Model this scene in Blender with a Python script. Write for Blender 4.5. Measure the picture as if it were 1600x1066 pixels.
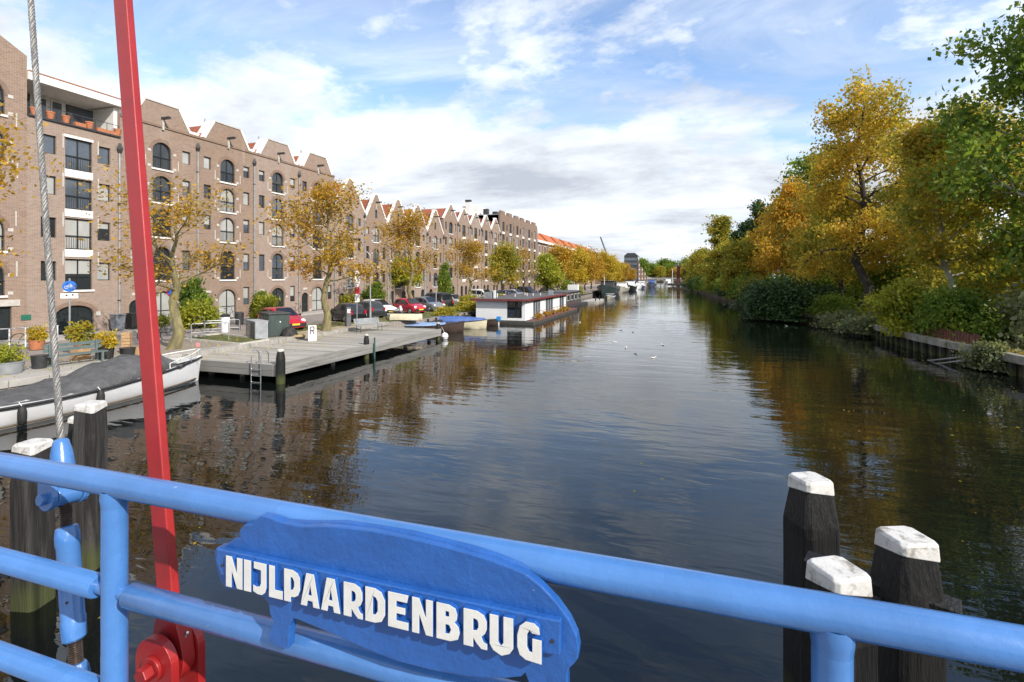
import bpy, bmesh, math, random
import numpy as np
from mathutils import Vector, Matrix
from mathutils.geometry import tessellate_polygon

for o in list(bpy.data.objects):
    bpy.data.objects.remove(o)
S = bpy.context.scene
C = S.collection
R = math.radians

# ------------------------------------------------------------------ camera
# x: across the canal (right bank +), y: along the canal, z: height above the water
HEAD = math.atan(265 / 800)
cd = bpy.data.cameras.new('camera')
cd.sensor_width = 36; cd.lens = 18.0
cd.shift_y = -0.0631
cd.clip_start = 0.05; cd.clip_end = 3000
cam = bpy.data.objects.new('camera', cd); C.objects.link(cam)
cam.location = (0, 0, 4.6)
cam.rotation_euler = (R(90), 0, HEAD)
S.camera = cam

# ------------------------------------------------------------------ sun and sky
SUN_EL, SUN_BACK = R(35), R(27)
to_sun = Vector((math.cos(SUN_EL) * math.cos(SUN_BACK), -math.cos(SUN_EL) * math.sin(SUN_BACK), math.sin(SUN_EL)))
ld = bpy.data.lights.new('sun', 'SUN'); ld.energy = 4.6; ld.angle = R(0.6); ld.color = (1, .93, .83)
sun = bpy.data.objects.new('sun', ld); C.objects.link(sun)
sun.rotation_euler = to_sun.to_track_quat('Z', 'Y').to_euler()
sun.location = (60, -30, 60)

W = bpy.data.worlds.new('World'); S.world = W; W.use_nodes = True
nt = W.node_tree; nt.nodes.clear()
def nd(t, kind, **kw):
    n = t.nodes.new('ShaderNode' + kind)
    for k, v in kw.items():
        setattr(n, k, v)
    return n
def math_n(t, op, a, b=None, clamp=False):
    n = nd(t, 'Math', operation=op, use_clamp=clamp)
    for i, v in enumerate((a, b)):
        if v is None: continue
        if isinstance(v, (int, float)): n.inputs[i].default_value = v
        else: t.links.new(v, n.inputs[i])
    return n.outputs[0]
def mixc(t, fac, a, b, blend='MIX'):
    n = nd(t, 'Mix', data_type='RGBA', blend_type=blend)
    for i, v in ((0, fac), (6, a), (7, b)):
        if isinstance(v, (int, float)): n.inputs[i].default_value = v
        elif isinstance(v, tuple): n.inputs[i].default_value = (*v, 1)
        else: t.links.new(v, n.inputs[i])
    return n.outputs[2]
def ramp(t, fac, stops, interp='LINEAR'):
    n = nd(t, 'ValToRGB'); n.color_ramp.interpolation = interp
    e = n.color_ramp.elements
    while len(e) < len(stops): e.new(.5)
    for i, (p, c) in enumerate(stops):
        e[i].position = p; e[i].color = (*c, 1) if isinstance(c, tuple) else (c, c, c, 1)
    t.links.new(fac, n.inputs[0])
    return n.outputs[0]
def noise(t, vec, scale, detail=3, rough=.5, dist=0):
    n = nd(t, 'TexNoise'); n.inputs['Scale'].default_value = scale
    n.inputs['Detail'].default_value = detail; n.inputs['Roughness'].default_value = rough
    n.inputs['Distortion'].default_value = dist
    if vec is not None: t.links.new(vec, n.inputs['Vector'])
    return n.outputs['Fac']
sky = nd(nt, 'TexSky', sky_type='NISHITA', sun_disc=False)
sky.sun_elevation = SUN_EL
sky.sun_rotation = math.atan2(to_sun.x, to_sun.y)
sky.air_density = 1.0; sky.dust_density = .6; sky.ozone_density = 1.6
tc = nd(nt, 'TexCoord')
sp = nd(nt, 'SeparateXYZ'); nt.links.new(tc.outputs['Generated'], sp.inputs[0])
zc = math_n(nt, 'MAXIMUM', sp.outputs['Z'], 0.0)
den = math_n(nt, 'ADD', zc, .20)
cmb = nd(nt, 'CombineXYZ')
nt.links.new(math_n(nt, 'DIVIDE', sp.outputs['X'], den), cmb.inputs[0])
nt.links.new(math_n(nt, 'DIVIDE', sp.outputs['Y'], den), cmb.inputs[1])
CLOUD_OFF = (7.6, 9.7, .2)
def sky_map(rot, scl, off):
    mp = nd(nt, 'Mapping'); mp.inputs['Location'].default_value = off
    mp.inputs['Rotation'].default_value = (0, 0, rot); mp.inputs['Scale'].default_value = scl
    nt.links.new(cmb.outputs[0], mp.inputs[0]); return mp.outputs[0]
v1 = sky_map(.35, (.9, 1.0, 1), CLOUD_OFF)
big = noise(nt, v1, .62, 2, .5, .2)
puff = noise(nt, v1, 2.3, 12, .60, .1)
wisp = noise(nt, sky_map(.9, (.7, 1.5, 1), (1.7, .4, 0)), 1.5, 10, .62, .6)
cov = math_n(nt, 'ADD', math_n(nt, 'MULTIPLY', big, .58), math_n(nt, 'MULTIPLY', puff, .72))
low = math_n(nt, 'MULTIPLY', math_n(nt, 'POWER', math_n(nt, 'SUBTRACT', 1.0, zc), 4.0), .22)
cov = math_n(nt, 'ADD', cov, low)
m1 = ramp(nt, cov, [(.60, 0.0), (.66, .6), (.73, 1.0)])
m2 = ramp(nt, wisp, [(.42, 0.0), (.72, .62)])
mask = math_n(nt, 'MAXIMUM', m1, m2)
shade = noise(nt, sky_map(.35, (.7, 1.2, 1), (9.2, 2.2, 1)), 1.5, 8, .6, .3)
thick = ramp(nt, cov, [(.70, 0.0), (.90, .30)])
shd = math_n(nt, 'ADD', shade, math_n(nt, 'MULTIPLY', thick, .35))
cloud = ramp(nt, shd, [(.32, (7.75, 7.95, 8.3)), (.50, (5.45, 5.75, 6.15)), (.62, (4.3, 4.55, 4.95)), (.74, (3.1, 3.4, 3.9))])
skyc = mixc(nt, 1.0, sky.outputs[0], (1.32, 1.33, 1.38), 'MULTIPLY')
col = mixc(nt, mask, skyc, cloud)
bg = nd(nt, 'Background'); bg.inputs['Strength'].default_value = .15
nt.links.new(col, bg.inputs['Color'])
wo = nd(nt, 'OutputWorld'); nt.links.new(bg.outputs[0], wo.inputs[0])

S.view_settings.view_transform = 'Standard'; S.view_settings.look = 'None'
S.view_settings.exposure = 0.34; S.view_settings.gamma = 1.0
S.render.engine = 'CYCLES'
S.cycles.use_denoising = True
S.cycles.max_bounces = 6; S.cycles.diffuse_bounces = 2; S.cycles.glossy_bounces = 3
S.cycles.transparent_max_bounces = 4; S.cycles.transmission_bounces = 3
S.cycles.caustics_reflective = False; S.cycles.caustics_refractive = False

# ------------------------------------------------------------------ helpers
class MB:
    """collects geometry in world (or local) metres; build() makes ONE mesh object"""
    def __init__(s): s.v = []; s.f = []
    def add(s, vs, fs):
        o = len(s.v); s.v.extend(tuple(map(float, p)) for p in vs); s.f.extend(tuple(i + o for i in f) for f in fs); return s
    def box(s, x0, x1, y0, y1, z0, z1):
        return s.add([(x0,y0,z0),(x1,y0,z0),(x1,y1,z0),(x0,y1,z0),(x0,y0,z1),(x1,y0,z1),(x1,y1,z1),(x0,y1,z1)],
                     [(0,3,2,1),(4,5,6,7),(0,1,5,4),(1,2,6,5),(2,3,7,6),(3,0,4,7)])
    def ring(s, p, d, r, n, up=None):
        d = Vector(d).normalized(); u = Vector(up) if up else (Vector((0,0,1)) if abs(d.z) < .9 else Vector((1,0,0)))
        a = d.cross(u).normalized(); b = a.cross(d).normalized()
        return [Vector(p) + a*(r*math.cos(2*math.pi*i/n)) + b*(r*math.sin(2*math.pi*i/n)) for i in range(n)]
    def tube(s, pts, rs, n=8, caps=True):
        pts = [Vector(p) for p in pts]
        if isinstance(rs, (int, float)): rs = [rs]*len(pts)
        vs = []; m = len(pts)
        up = None
        for i, p in enumerate(pts):
            d = pts[min(i+1, m-1)] - pts[max(i-1, 0)]
            if d.length < 1e-6: d = Vector((0,0,1))
            d.normalize()
            if up is None: up = Vector((0,0,1)) if abs(d.z) < .9 else Vector((1,0,0))
            a = d.cross(up)
            if a.length < 1e-4: a = d.cross(Vector((.3,.9,.2)))
            a.normalize(); b = a.cross(d).normalized(); up = b
            vs += [p + a*(rs[i]*math.cos(2*math.pi*k/n)) + b*(rs[i]*math.sin(2*math.pi*k/n)) for k in range(n)]
        fs = [(i*n+k, i*n+(k+1)%n, (i+1)*n+(k+1)%n, (i+1)*n+k) for i in range(m-1) for k in range(n)]
        if caps: fs += [tuple(range(n))[::-1], tuple((m-1)*n+k for k in range(n))]
        return s.add(vs, fs)
    def cyl(s, p0, p1, r0, r1=None, n=12): return s.tube([p0, p1], [r0, r0 if r1 is None else r1], n)
    def lathe(s, prof, c=(0,0,0), n=16):
        vs = [(c[0]+r*math.cos(2*math.pi*k/n), c[1]+r*math.sin(2*math.pi*k/n), c[2]+z) for r, z in prof for k in range(n)]
        m = len(prof)
        fs = [(i*n+k, i*n+(k+1)%n, (i+1)*n+(k+1)%n, (i+1)*n+k) for i in range(m-1) for k in range(n)]
        fs += [tuple(range(n))[::-1], tuple((m-1)*n+k for k in range(n))]
        return s.add(vs, fs)
    def prism(s, poly, axis, a, b, holes=()):
        """poly: 2D outline (other two axes in order), extruded from a to b along axis; holes allowed"""
        loops = [list(poly)] + [list(h) for h in holes]
        def P(p, t):
            return (t, p[0], p[1]) if axis == 'x' else (p[0], t, p[1]) if axis == 'y' else (p[0], p[1], t)
        flat = [p for l in loops for p in l]
        tris = tessellate_polygon([[Vector((p[0], p[1], 0)) for p in l] for l in loops])
        N = len(flat)
        vs = [P(p, a) for p in flat] + [P(p, b) for p in flat]
        fs = []
        for t in tris:
            p, q, r = (flat[i] for i in t)
            ccw = (q[0]-p[0])*(r[1]-p[1]) - (q[1]-p[1])*(r[0]-p[0]) > 0
            t = tuple(t) if ccw else tuple(t)[::-1]
            fs.append(tuple(i+N for i in t)); fs.append(t[::-1])
        o = 0
        for l in loops:
            n = len(l)
            for i in range(n): fs.append((o+i, o+(i+1)%n, N+o+(i+1)%n, N+o+i))
            o += n
        return s.add(vs, fs)
    def sheet(s, pts): return s.add(pts, [tuple(range(len(pts)))])
    def loft(s, rings, closed=True, cap0=True, cap1=True):
        n = len(rings[0]); vs = [p for r in rings for p in r]; m = len(rings); k1 = n if closed else n-1
        fs = [(i*n+k, i*n+(k+1)%n, (i+1)*n+(k+1)%n, (i+1)*n+k) for i in range(m-1) for k in range(k1)]
        if closed and cap0: fs.append(tuple(range(n))[::-1])
        if closed and cap1: fs.append(tuple((m-1)*n+k for k in range(n)))
        return s.add(vs, fs)
    def mesh(s, name, m, smooth=False, org=(0,0,0), fix=True):
        me = bpy.data.meshes.new(name)
        me.from_pydata([(p[0]-org[0], p[1]-org[1], p[2]-org[2]) for p in s.v], [], s.f)
        if fix:
            bm = bmesh.new(); bm.from_mesh(me); bmesh.ops.recalc_face_normals(bm, faces=bm.faces); bm.to_mesh(me); bm.free()
        if smooth:
            me.polygons.foreach_set('use_smooth', [True]*len(me.polygons))
            me.set_sharp_from_angle(angle=R(40 if smooth is True else smooth))
        if m is not None: me.materials.append(m)
        me.update()
        return me
    def build(s, name, m, parent=None, smooth=False, org=None, bevel=0, fix=True):
        if org is None: org = parent.get('_w', (0,0,0)) if parent is not None else (0,0,0)
        o = link(name, s.mesh(name, m, smooth, org, fix), parent)
        if parent is not None: o['_w'] = tuple(org)
        if bevel:
            b = o.modifiers.new('bevel', 'BEVEL'); b.width = bevel; b.segments = 2; b.limit_method = 'ANGLE'; b.angle_limit = R(35)
        return o
def link(name, me, parent=None, loc=None, rz=0, scale=None):
    o = bpy.data.objects.new(name, me); C.objects.link(o)
    if parent is not None: o.parent = parent
    if loc is not None: o.location = loc
    if rz: o.rotation_euler = (0, 0, rz)
    if scale is not None: o.scale = scale if isinstance(scale, tuple) else (scale,)*3
    return o
def tag(o, label=None, cat=None, group=None, kind=None):
    if label: o['label'] = label
    if cat: o['category'] = cat
    if group: o['group'] = group
    if kind: o['kind'] = kind
    return o
def thing(name, label, cat, loc=(0,0,0), rz=0, group=None, world=False):
    """Empty at a thing's base; world=True: its parts are given in world metres"""
    o = link(name, None, None, loc, rz); o.empty_display_size = .3
    tag(o, label, cat, group)
    o['_w'] = tuple(loc) if world else (0., 0., 0.)
    return o
def copy_tree(o, parent=None):
    c = o.copy(); C.objects.link(c)
    if parent is not None: c.parent = parent
    for ch in [x for x in KIDS.get(o.name, [])]: copy_tree(ch, c)
    return c
KIDS = {}
def index_kids(root):
    KIDS[root.name] = [x for x in bpy.data.objects if x.parent == root]
    for k in KIDS[root.name]: index_kids(k)

# ------------------------------------------------------------------ materials
def newmat(name):
    m = bpy.data.materials.new(name); m.use_nodes = True
    t = m.node_tree; t.nodes.clear()
    out = nd(t, 'OutputMaterial'); b = nd(t, 'BsdfPrincipled'); t.links.new(b.outputs[0], out.inputs[0])
    return m, t, b, out
def pos(t, sc=(1,1,1)):
    g = nd(t, 'NewGeometry')
    if sc == (1,1,1): return g.outputs['Position']
    mpn = nd(t, 'Mapping'); mpn.inputs['Scale'].default_value = sc; t.links.new(g.outputs['Position'], mpn.inputs[0])
    return mpn.outputs[0]
def bumpn(t, b, h, strength, dist=.02):
    n = nd(t, 'Bump'); n.inputs['Strength'].default_value = strength; n.inputs['Distance'].default_value = dist
    t.links.new(h, n.inputs['Height']); t.links.new(n.outputs[0], b.inputs['Normal'])
def M(name, c, rough=.6, var=.18, sc=3., bump=0., bsc=40., metal=0., coat=0., stretch=(1,1,1), dirt=None, bdist=.01, spec=.5, chips=None, algae=False):
    m, t, b, out = newmat(name)
    p = pos(t, stretch)
    f = noise(t, p, sc, 5, .6)
    lo = tuple(x*(1-var) for x in c); hi = tuple(min(1, x*(1+var)) for x in c)
    colr = ramp(t, f, [(.3, lo), (.7, hi)])
    if dirt:
        dc, ds, dt = dirt
        f2 = noise(t, p, ds, 8, .7, .4)
        colr = mixc(t, ramp(t, f2, [(dt, 0.0), (min(.99, dt+.14), 1.0)]), colr, dc)
    if chips:
        cc_, cs_, ct_ = chips
        f3 = noise(t, p, cs_, 10, .72, .3)
        f4 = noise(t, p, cs_*.11, 3, .5)
        ch = math_n(t, 'ADD', f3, math_n(t, 'MULTIPLY', math_n(t, 'SUBTRACT', f4, .5), .25))
        colr = mixc(t, ramp(t, ch, [(ct_, 0.0), (ct_+.02, .9)]), colr, cc_)
    if algae:
        sz = nd(t, 'SeparateXYZ'); t.links.new(nd(t, 'NewGeometry').outputs['Position'], sz.inputs[0])
        hz = math_n(t, 'ADD', sz.outputs[2], math_n(t, 'MULTIPLY', f, -.35))
        colr = mixc(t, ramp(t, hz, [(.02, .9), (.30, 0.0)]), colr, (.055, .065, .018))
    t.links.new(colr, b.inputs['Base Color'])
    rr = nd(t, 'MapRange'); rr.inputs[3].default_value = max(.02, rough-.1); rr.inputs[4].default_value = min(1, rough+.1)
    t.links.new(f, rr.inputs[0]); t.links.new(rr.outputs[0], b.inputs['Roughness'])
    b.inputs['Metallic'].default_value = metal; b.inputs['Coat Weight'].default_value = coat; b.inputs['Coat Roughness'].default_value = .15
    b.inputs['Specular IOR Level'].default_value = spec
    if bump: bumpn(t, b, noise(t, p, bsc, 6, .6), bump, bdist)
    return m
def brick_mat(name, c1, c2, mortar, patch, scale=1.0):
    m, t, b, out = newmat(name)
    g = nd(t, 'NewGeometry'); s = nd(t, 'SeparateXYZ'); t.links.new(g.outputs['Position'], s.inputs[0])
    u = math_n(t, 'ADD', s.outputs[0], s.outputs[1])
    cb = nd(t, 'CombineXYZ'); t.links.new(u, cb.inputs[0]); t.links.new(s.outputs[2], cb.inputs[1])
    br = nd(t, 'TexBrick'); t.links.new(cb.outputs[0], br.inputs['Vector'])
    br.inputs['Scale'].default_value = 1.0*scale; br.inputs['Brick Width'].default_value = .24; br.inputs['Row Height'].default_value = .075
    br.inputs['Mortar Size'].default_value = .011; br.inputs['Bias'].default_value = 0
    br.inputs['Color1'].default_value = (*c1, 1); br.inputs['Color2'].default_value = (*c2, 1); br.inputs['Mortar'].default_value = (*mortar, 1)
    p = g.outputs['Position']
    f = noise(t, p, .33, 6, .65, .6)
    colr = mixc(t, ramp(t, f, [(.42, 0.0), (.72, .75)]), br.outputs['Color'], patch)
    f3 = noise(t, p, 2.2, 7, .7)
    colr = mixc(t, ramp(t, f3, [(.2, .42), (.5, 0.0)]), colr, tuple(x*.55 for x in c2))
    f4 = noise(t, pos(t, (1, 1, .22)), 1.1, 6, .65)
    colr = mixc(t, ramp(t, f4, [(.56, 0.0), (.80, .6)]), colr, (.36, .31, .27))
    t.links.new(colr, b.inputs['Base Color']); b.inputs['Roughness'].default_value = .88
    bumpn(t, b, br.outputs['Fac'], -.35, .008)
    return m
def leafmat(name, stops, trans=.4, clump=.6, rough=.5):
    m, t, b, out = newmat(name)
    g = nd(t, 'NewGeometry')
    rnd = g.outputs['Random Per Island']
    n = noise(t, g.outputs['Position'], clump, 3, .6)
    f = math_n(t, 'ADD', math_n(t, 'MULTIPLY', rnd, .45), math_n(t, 'MULTIPLY', math_n(t, 'SUBTRACT', n, .2), .95))
    f = math_n(t, 'SUBTRACT', f, .02, clamp=True)
    k = len(stops)
    colr = ramp(t, f, [(.12 + .76*i/(k-1), c) for i, c in enumerate(stops)])
    t.links.new(colr, b.inputs['Base Color']); b.inputs['Roughness'].default_value = rough
    b.inputs['Specular IOR Level'].default_value = .3
    tr = nd(t, 'BsdfTranslucent'); t.links.new(mixc(t, 1.0, colr, (1.25, 1.15, .75), 'MULTIPLY'), tr.inputs[0])
    mx = nd(t, 'MixShader'); mx.inputs[0].default_value = trans
    t.links.new(b.outputs[0], mx.inputs[1]); t.links.new(tr.outputs[0], mx.inputs[2]); t.links.new(mx.outputs[0], out.inputs[0])
    return m
def tile_mat(name, c, c2):
    m, t, b, out = newmat(name)
    g = nd(t, 'NewGeometry'); s = nd(t, 'SeparateXYZ'); t.links.new(g.outputs['Position'], s.inputs[0])
    wv = nd(t, 'TexWave', bands_direction='X'); wv.inputs['Scale'].default_value = 1.35; wv.inputs['Distortion'].default_value = .4
    t.links.new(g.outputs['Position'], wv.inputs['Vector'])
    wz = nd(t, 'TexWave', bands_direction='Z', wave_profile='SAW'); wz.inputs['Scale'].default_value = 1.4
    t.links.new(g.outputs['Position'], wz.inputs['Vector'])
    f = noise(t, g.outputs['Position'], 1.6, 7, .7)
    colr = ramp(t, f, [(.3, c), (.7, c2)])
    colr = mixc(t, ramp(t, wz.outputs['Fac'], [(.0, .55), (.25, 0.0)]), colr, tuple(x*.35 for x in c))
    t.links.new(colr, b.inputs['Base Color']); b.inputs['Roughness'].default_value = .75
    bumpn(t, b, math_n(t, 'ADD', wv.outputs['Fac'], wz.outputs['Fac']), .6, .05)
    return m
def glass_mat(name, base, rough=.04, var=.5):
    m, t, b, out = newmat(name)
    p = pos(t)
    f = noise(t, p, .9, 3, .5)
    t.links.new(ramp(t, f, [(.3, tuple(x*(1-var) for x in base)), (.7, base)]), b.inputs['Base Color'])
    b.inputs['Roughness'].default_value = rough; b.inputs['Specular IOR Level'].default_value = .9
    bumpn(t, b, noise(t, p, 1.7, 2, .5), .06, .02)
    return m

MT = {}
MT['brick'] = brick_mat('brick_brown', (.178, .112, .078), (.28, .186, .132), (.34, .28, .23), (.275, .205, .172))
MT['brick2'] = brick_mat('brick_grey', (.18, .116, .08), (.26, .172, .122), (.31, .25, .20), (.26, .192, .16))
MT['brick3'] = brick_mat('brick_dark', (.16, .10, .072), (.22, .142, .10), (.26, .20, .155), (.19, .13, .105))
MT['brick4'] = brick_mat('brick_beige', (.21, .142, .108), (.30, .212, .165), (.35, .30, .255), (.30, .235, .205))
MT['white'] = M('white_paint', (.74, .73, .70), .5, .08, 3, dirt=((.42,.40,.36), 2.5, .62))
MT['stone'] = M('white_stone', (.48, .46, .42), .7, .15, 4, dirt=((.33,.31,.28), 3, .58))
MT['frame'] = M('window_frame', (.020, .024, .026), .35, .2, 4)
MT['green_door'] = M('door_green', (.016, .022, .024), .4, .25, 4)
MT['glass'] = glass_mat('glass_dark', (.035, .042, .05))
MT['glass2'] = glass_mat('glass_painted_sky', (.11, .14, .18), .08)  # blue-grey base colour imitates sky reflected in the panes
MT['curtain'] = glass_mat('glass_curtain', (.42, .43, .42), .12, .25)
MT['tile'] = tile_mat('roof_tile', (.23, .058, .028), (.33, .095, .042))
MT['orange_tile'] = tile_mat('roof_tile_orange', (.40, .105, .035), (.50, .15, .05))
MT['zinc'] = M('zinc', (.33, .35, .37), .45, .2, 3, metal=.4)
MT['darkmetal'] = M('dark_metal', (.035, .037, .04), .45, .3, 6)
MT['grey_render'] = M('grey_render', (.33, .34, .36), .8, .1, 1)
MT['terracotta'] = M('terracotta', (.40, .15, .07), .8, .2, 8)
MT['blue'] = M('blue_paint', (.058, .175, .44), .26, .12, 9, bump=.38, bsc=30, coat=.35, dirt=((.045,.11,.27), 16, .66), bdist=.004, chips=((.20,.30,.47), 55, .675))
MT['plate_blue'] = M('blue_paint_thick', (.017, .094, .34), .34, .14, 10, bump=.75, bsc=40, coat=.3, bdist=.005, chips=((.10,.19,.42), 60, .67), dirt=((.014,.055,.19), 18, .68))
MT['letter'] = M('letter_white', (.64, .63, .60), .5, .06, 30, bump=.35, bsc=110, bdist=.0015, dirt=((.52,.50,.44), 40, .72))
MT['red'] = M('red_paint', (.29, .013, .014), .42, .14, 8, bump=.25, bsc=45, coat=.12, bdist=.003, chips=((.10,.02,.015), 60, .72), dirt=((.20,.012,.012), 6, .6))
MT['steel'] = M('galvanised_strand', (.23, .225, .215), .55, .25, 60, metal=.7, bump=.3, bsc=120)
MT['thread'] = M('oiled_thread', (.10, .075, .06), .35, .4, 60, metal=.7)
MT['tar_wood'] = M('tarred_wood', (.007, .0066, .0066), .5, .5, 6, bump=1.0, bsc=30, stretch=(1,1,.10), dirt=((.05,.045,.04), 9, .66), bdist=.03, algae=True)
MT['grey_wood'] = M('weathered_wood', (.24, .235, .225), .85, .25, 2.4, bump=.6, bsc=22, stretch=(1,.12,1), dirt=((.12,.115,.105), 3, .56))
MT['old_wood'] = M('old_pile_wood', (.042, .040, .038), .85, .45, 5, bump=1.0, bsc=26, stretch=(1,1,.08), dirt=((.010,.009,.009), 6, .44), bdist=.03, algae=True)
MT['cap_white'] = M('cap_white', (.56, .55, .53), .55, .08, 8, bump=.45, bsc=30, dirt=((.25,.23,.20), 9, .51), chips=((.05,.045,.04), 22, .69))
MT['concrete'] = M('concrete', (.36, .345, .32), .85, .16, 1.5, bump=.3, bsc=30, dirt=((.20,.19,.17), 2.2, .60))
MT['deck'] = M('deck_boards', (.30, .285, .26), .85, .26, 2.6, bump=.4, bsc=16, stretch=(.12,1.6,1), dirt=((.27,.25,.22), 1.4, .60))
MT['deck_b'] = M('deck_boards_grey', (.24, .235, .22), .85, .26, 2.6, bump=.4, bsc=16, stretch=(.12,1.6,1), dirt=((.20,.185,.155), 1.6, .55))
MT['deck_c'] = M('deck_boards_pale', (.35, .33, .295), .85, .22, 2.6, bump=.4, bsc=16, stretch=(.12,1.6,1), dirt=((.27,.25,.22), 1.4, .60))
MT['hull_white'] = M('hull_white', (.72, .73, .75), .3, .06, 1.5, coat=.3, dirt=((.50,.48,.42), 3, .70))
MT['tarp'] = M('tarpaulin', (.085, .086, .09), .75, .3, 2.5, bump=1.0, bsc=4, dirt=((.15,.145,.14), 2.5, .60), bdist=.09)
MT['blue_tarp'] = M('blue_tarpaulin', (.06, .12, .33), .6, .25, 3, bump=.6, bsc=8, bdist=.04)
MT['rubber'] = M('rubber', (.018, .018, .019), .7, .2, 6)
MT['chrome'] = M('stainless', (.55, .55, .55), .25, .1, 6, metal=.9)
MT['bark'] = M('bark_lichen', (.17, .145, .075), .9, .35, 5, bump=1.0, bsc=18, stretch=(1,1,.3), dirt=((.26,.235,.085), 2.5, .5), bdist=.03)
MT['bark_dark'] = M('bark_dark', (.045, .038, .03), .9, .35, 5, bump=1.0, bsc=16, stretch=(1,1,.3), bdist=.03)
MT['bark_birch'] = M('bark_birch', (.30, .28, .24), .8, .25, 4, bump=.6, bsc=10, stretch=(.6,.6,2), dirt=((.05,.045,.04), 2.6, .56))
MT['grass'] = M('grass_verge', (.085, .105, .03), .95, .5, 2.5, bump=.8, bsc=30, dirt=((.20,.145,.06), 1.6, .52), bdist=.05)
MT['earth'] = M('leaf_litter', (.085, .065, .035), .95, .4, 3, bump=.8, bsc=24, dirt=((.07,.085,.03), 1.2, .52), bdist=.05)
MT['tyre'] = M('tyre', (.02, .02, .021), .8, .2, 8)
MT['rim'] = M('wheel_rim', (.40, .41, .42), .35, .1, 6, metal=.7)
MT['carglass'] = glass_mat('car_glass', (.02, .024, .03), .03)
MT['red_lamp'] = M('tail_lamp', (.45, .012, .02), .2, .05, 5, coat=.5)
MT['lamp_white'] = M('head_lamp', (.75, .76, .78), .15, .05, 5, coat=.6)
MT['plate_yellow'] = M('number_plate', (.70, .48, .06), .4, .05, 5)
MT['black_plastic'] = M('black_plastic', (.02, .021, .022), .5, .2, 6)
for n, c in (('car_black', (.012,.013,.015)), ('car_red', (.40,.012,.03)), ('car_white', (.76,.76,.75)), ('car_grey', (.16,.18,.21)), ('car_navy', (.03,.045,.09)), ('car_dark', (.035,.04,.045)), ('car_silver', (.40,.41,.43))):
    MT[n] = M(n, c, .28, .05, 1.5, coat=.8)
MT['L_ochre'] = leafmat('leaves_ochre', [(.16,.125,.022), (.31,.21,.027), (.47,.295,.034), (.56,.34,.036), (.49,.215,.026)], .45, .5)
MT['L_gold'] = leafmat('leaves_gold', [(.17,.17,.028), (.36,.30,.036), (.55,.42,.045), (.64,.48,.05), (.55,.31,.034)], .48, .5)
MT['L_birch'] = leafmat('leaves_birch', [(.18,.20,.045), (.33,.31,.055), (.52,.42,.065), (.64,.45,.06), (.60,.33,.042)], .58, .3)
MT['L_orange'] = leafmat('leaves_orange', [(.18,.18,.038), (.34,.28,.042), (.55,.37,.048), (.65,.37,.042), (.60,.26,.032)], .56, .35)
MT['L_green'] = leafmat('leaves_green', [(.055,.105,.022), (.105,.18,.03), (.17,.26,.04), (.25,.33,.05), (.46,.40,.055)], .55, .45)
MT['L_deep'] = leafmat('leaves_deep_green', [(0.016,0.041,0.014), (0.032,0.068,0.019), (0.054,0.101,0.027), (0.081,0.135,0.034)], .25, .6)
MT['L_lime'] = leafmat('leaves_lime', [(.12,.16,.022), (.25,.29,.034), (.40,.42,.045), (.52,.47,.05)], .5, .6)
MT['L_mixed'] = leafmat('leaves_mixed', [(.12,.15,.03), (.23,.26,.042), (.38,.36,.052), (.52,.40,.055), (.57,.34,.045)], .58, .35)
MT['L_sage'] = leafmat('leaves_sage', [(.085,.11,.06), (.15,.18,.095), (.23,.26,.13), (.30,.30,.14)], .45, .6)
MT['L_poplar'] = leafmat('leaves_poplar', [(.12,.15,.026), (.23,.25,.036), (.36,.31,.04), (.45,.34,.042)], .5, .4)
MT['reed'] = M('dry_stalks', (.25, .19, .10), .9, .3, 6)
# ================================================================== SETTING
def water_material():
    m, t, b, out = newmat('canal_water')
    b.inputs['Base Color'].default_value = (.004, .0055, .005, 1)
    b.inputs['Roughness'].default_value = .02; b.inputs['IOR'].default_value = 1.42
    b.inputs['Specular IOR Level'].default_value = .75
    n1 = noise(t, pos(t, (.42, 1.15, 1)), .8, 1.2, .45, .5)
    n2 = noise(t, pos(t, (.7, 2.4, 1)), 1.7, 1.5, .5, .6)
    n3 = noise(t, pos(t, (.5, .6, 1)), .12, 2, .5)
    amp = ramp(t, n3, [(.35, .45), (.65, 1.0)])
    h = math_n(t, 'ADD', math_n(t, 'MULTIPLY', n1, 1.0), math_n(t, 'MULTIPLY', n2, .27))
    h = math_n(t, 'MULTIPLY', h, amp)
    bumpn(t, b, h, .4, .062)
    return m
MT['water'] = water_material()
def paver_material():
    m, t, b, out = newmat('street_clinker')
    g = nd(t, 'NewGeometry')
    br = nd(t, 'TexBrick'); t.links.new(g.outputs['Position'], br.inputs['Vector'])
    br.inputs['Scale'].default_value = 1; br.inputs['Brick Width'].default_value = .22; br.inputs['Row Height'].default_value = .11
    br.inputs['Mortar Size'].default_value = .008
    br.inputs['Color1'].default_value = (.25, .215, .195, 1); br.inputs['Color2'].default_value = (.30, .26, .235, 1); br.inputs['Mortar'].default_value = (.16, .145, .13, 1)
    f = noise(t, g.outputs['Position'], .5, 6, .65)
    c = mixc(t, ramp(t, f, [(.4, 0.0), (.75, .7)]), br.outputs[0], (.21, .195, .18))
    t.links.new(c, b.inputs['Base Color']); b.inputs['Roughness'].default_value = .85
    return m
MT['street'] = paver_material()

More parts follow.
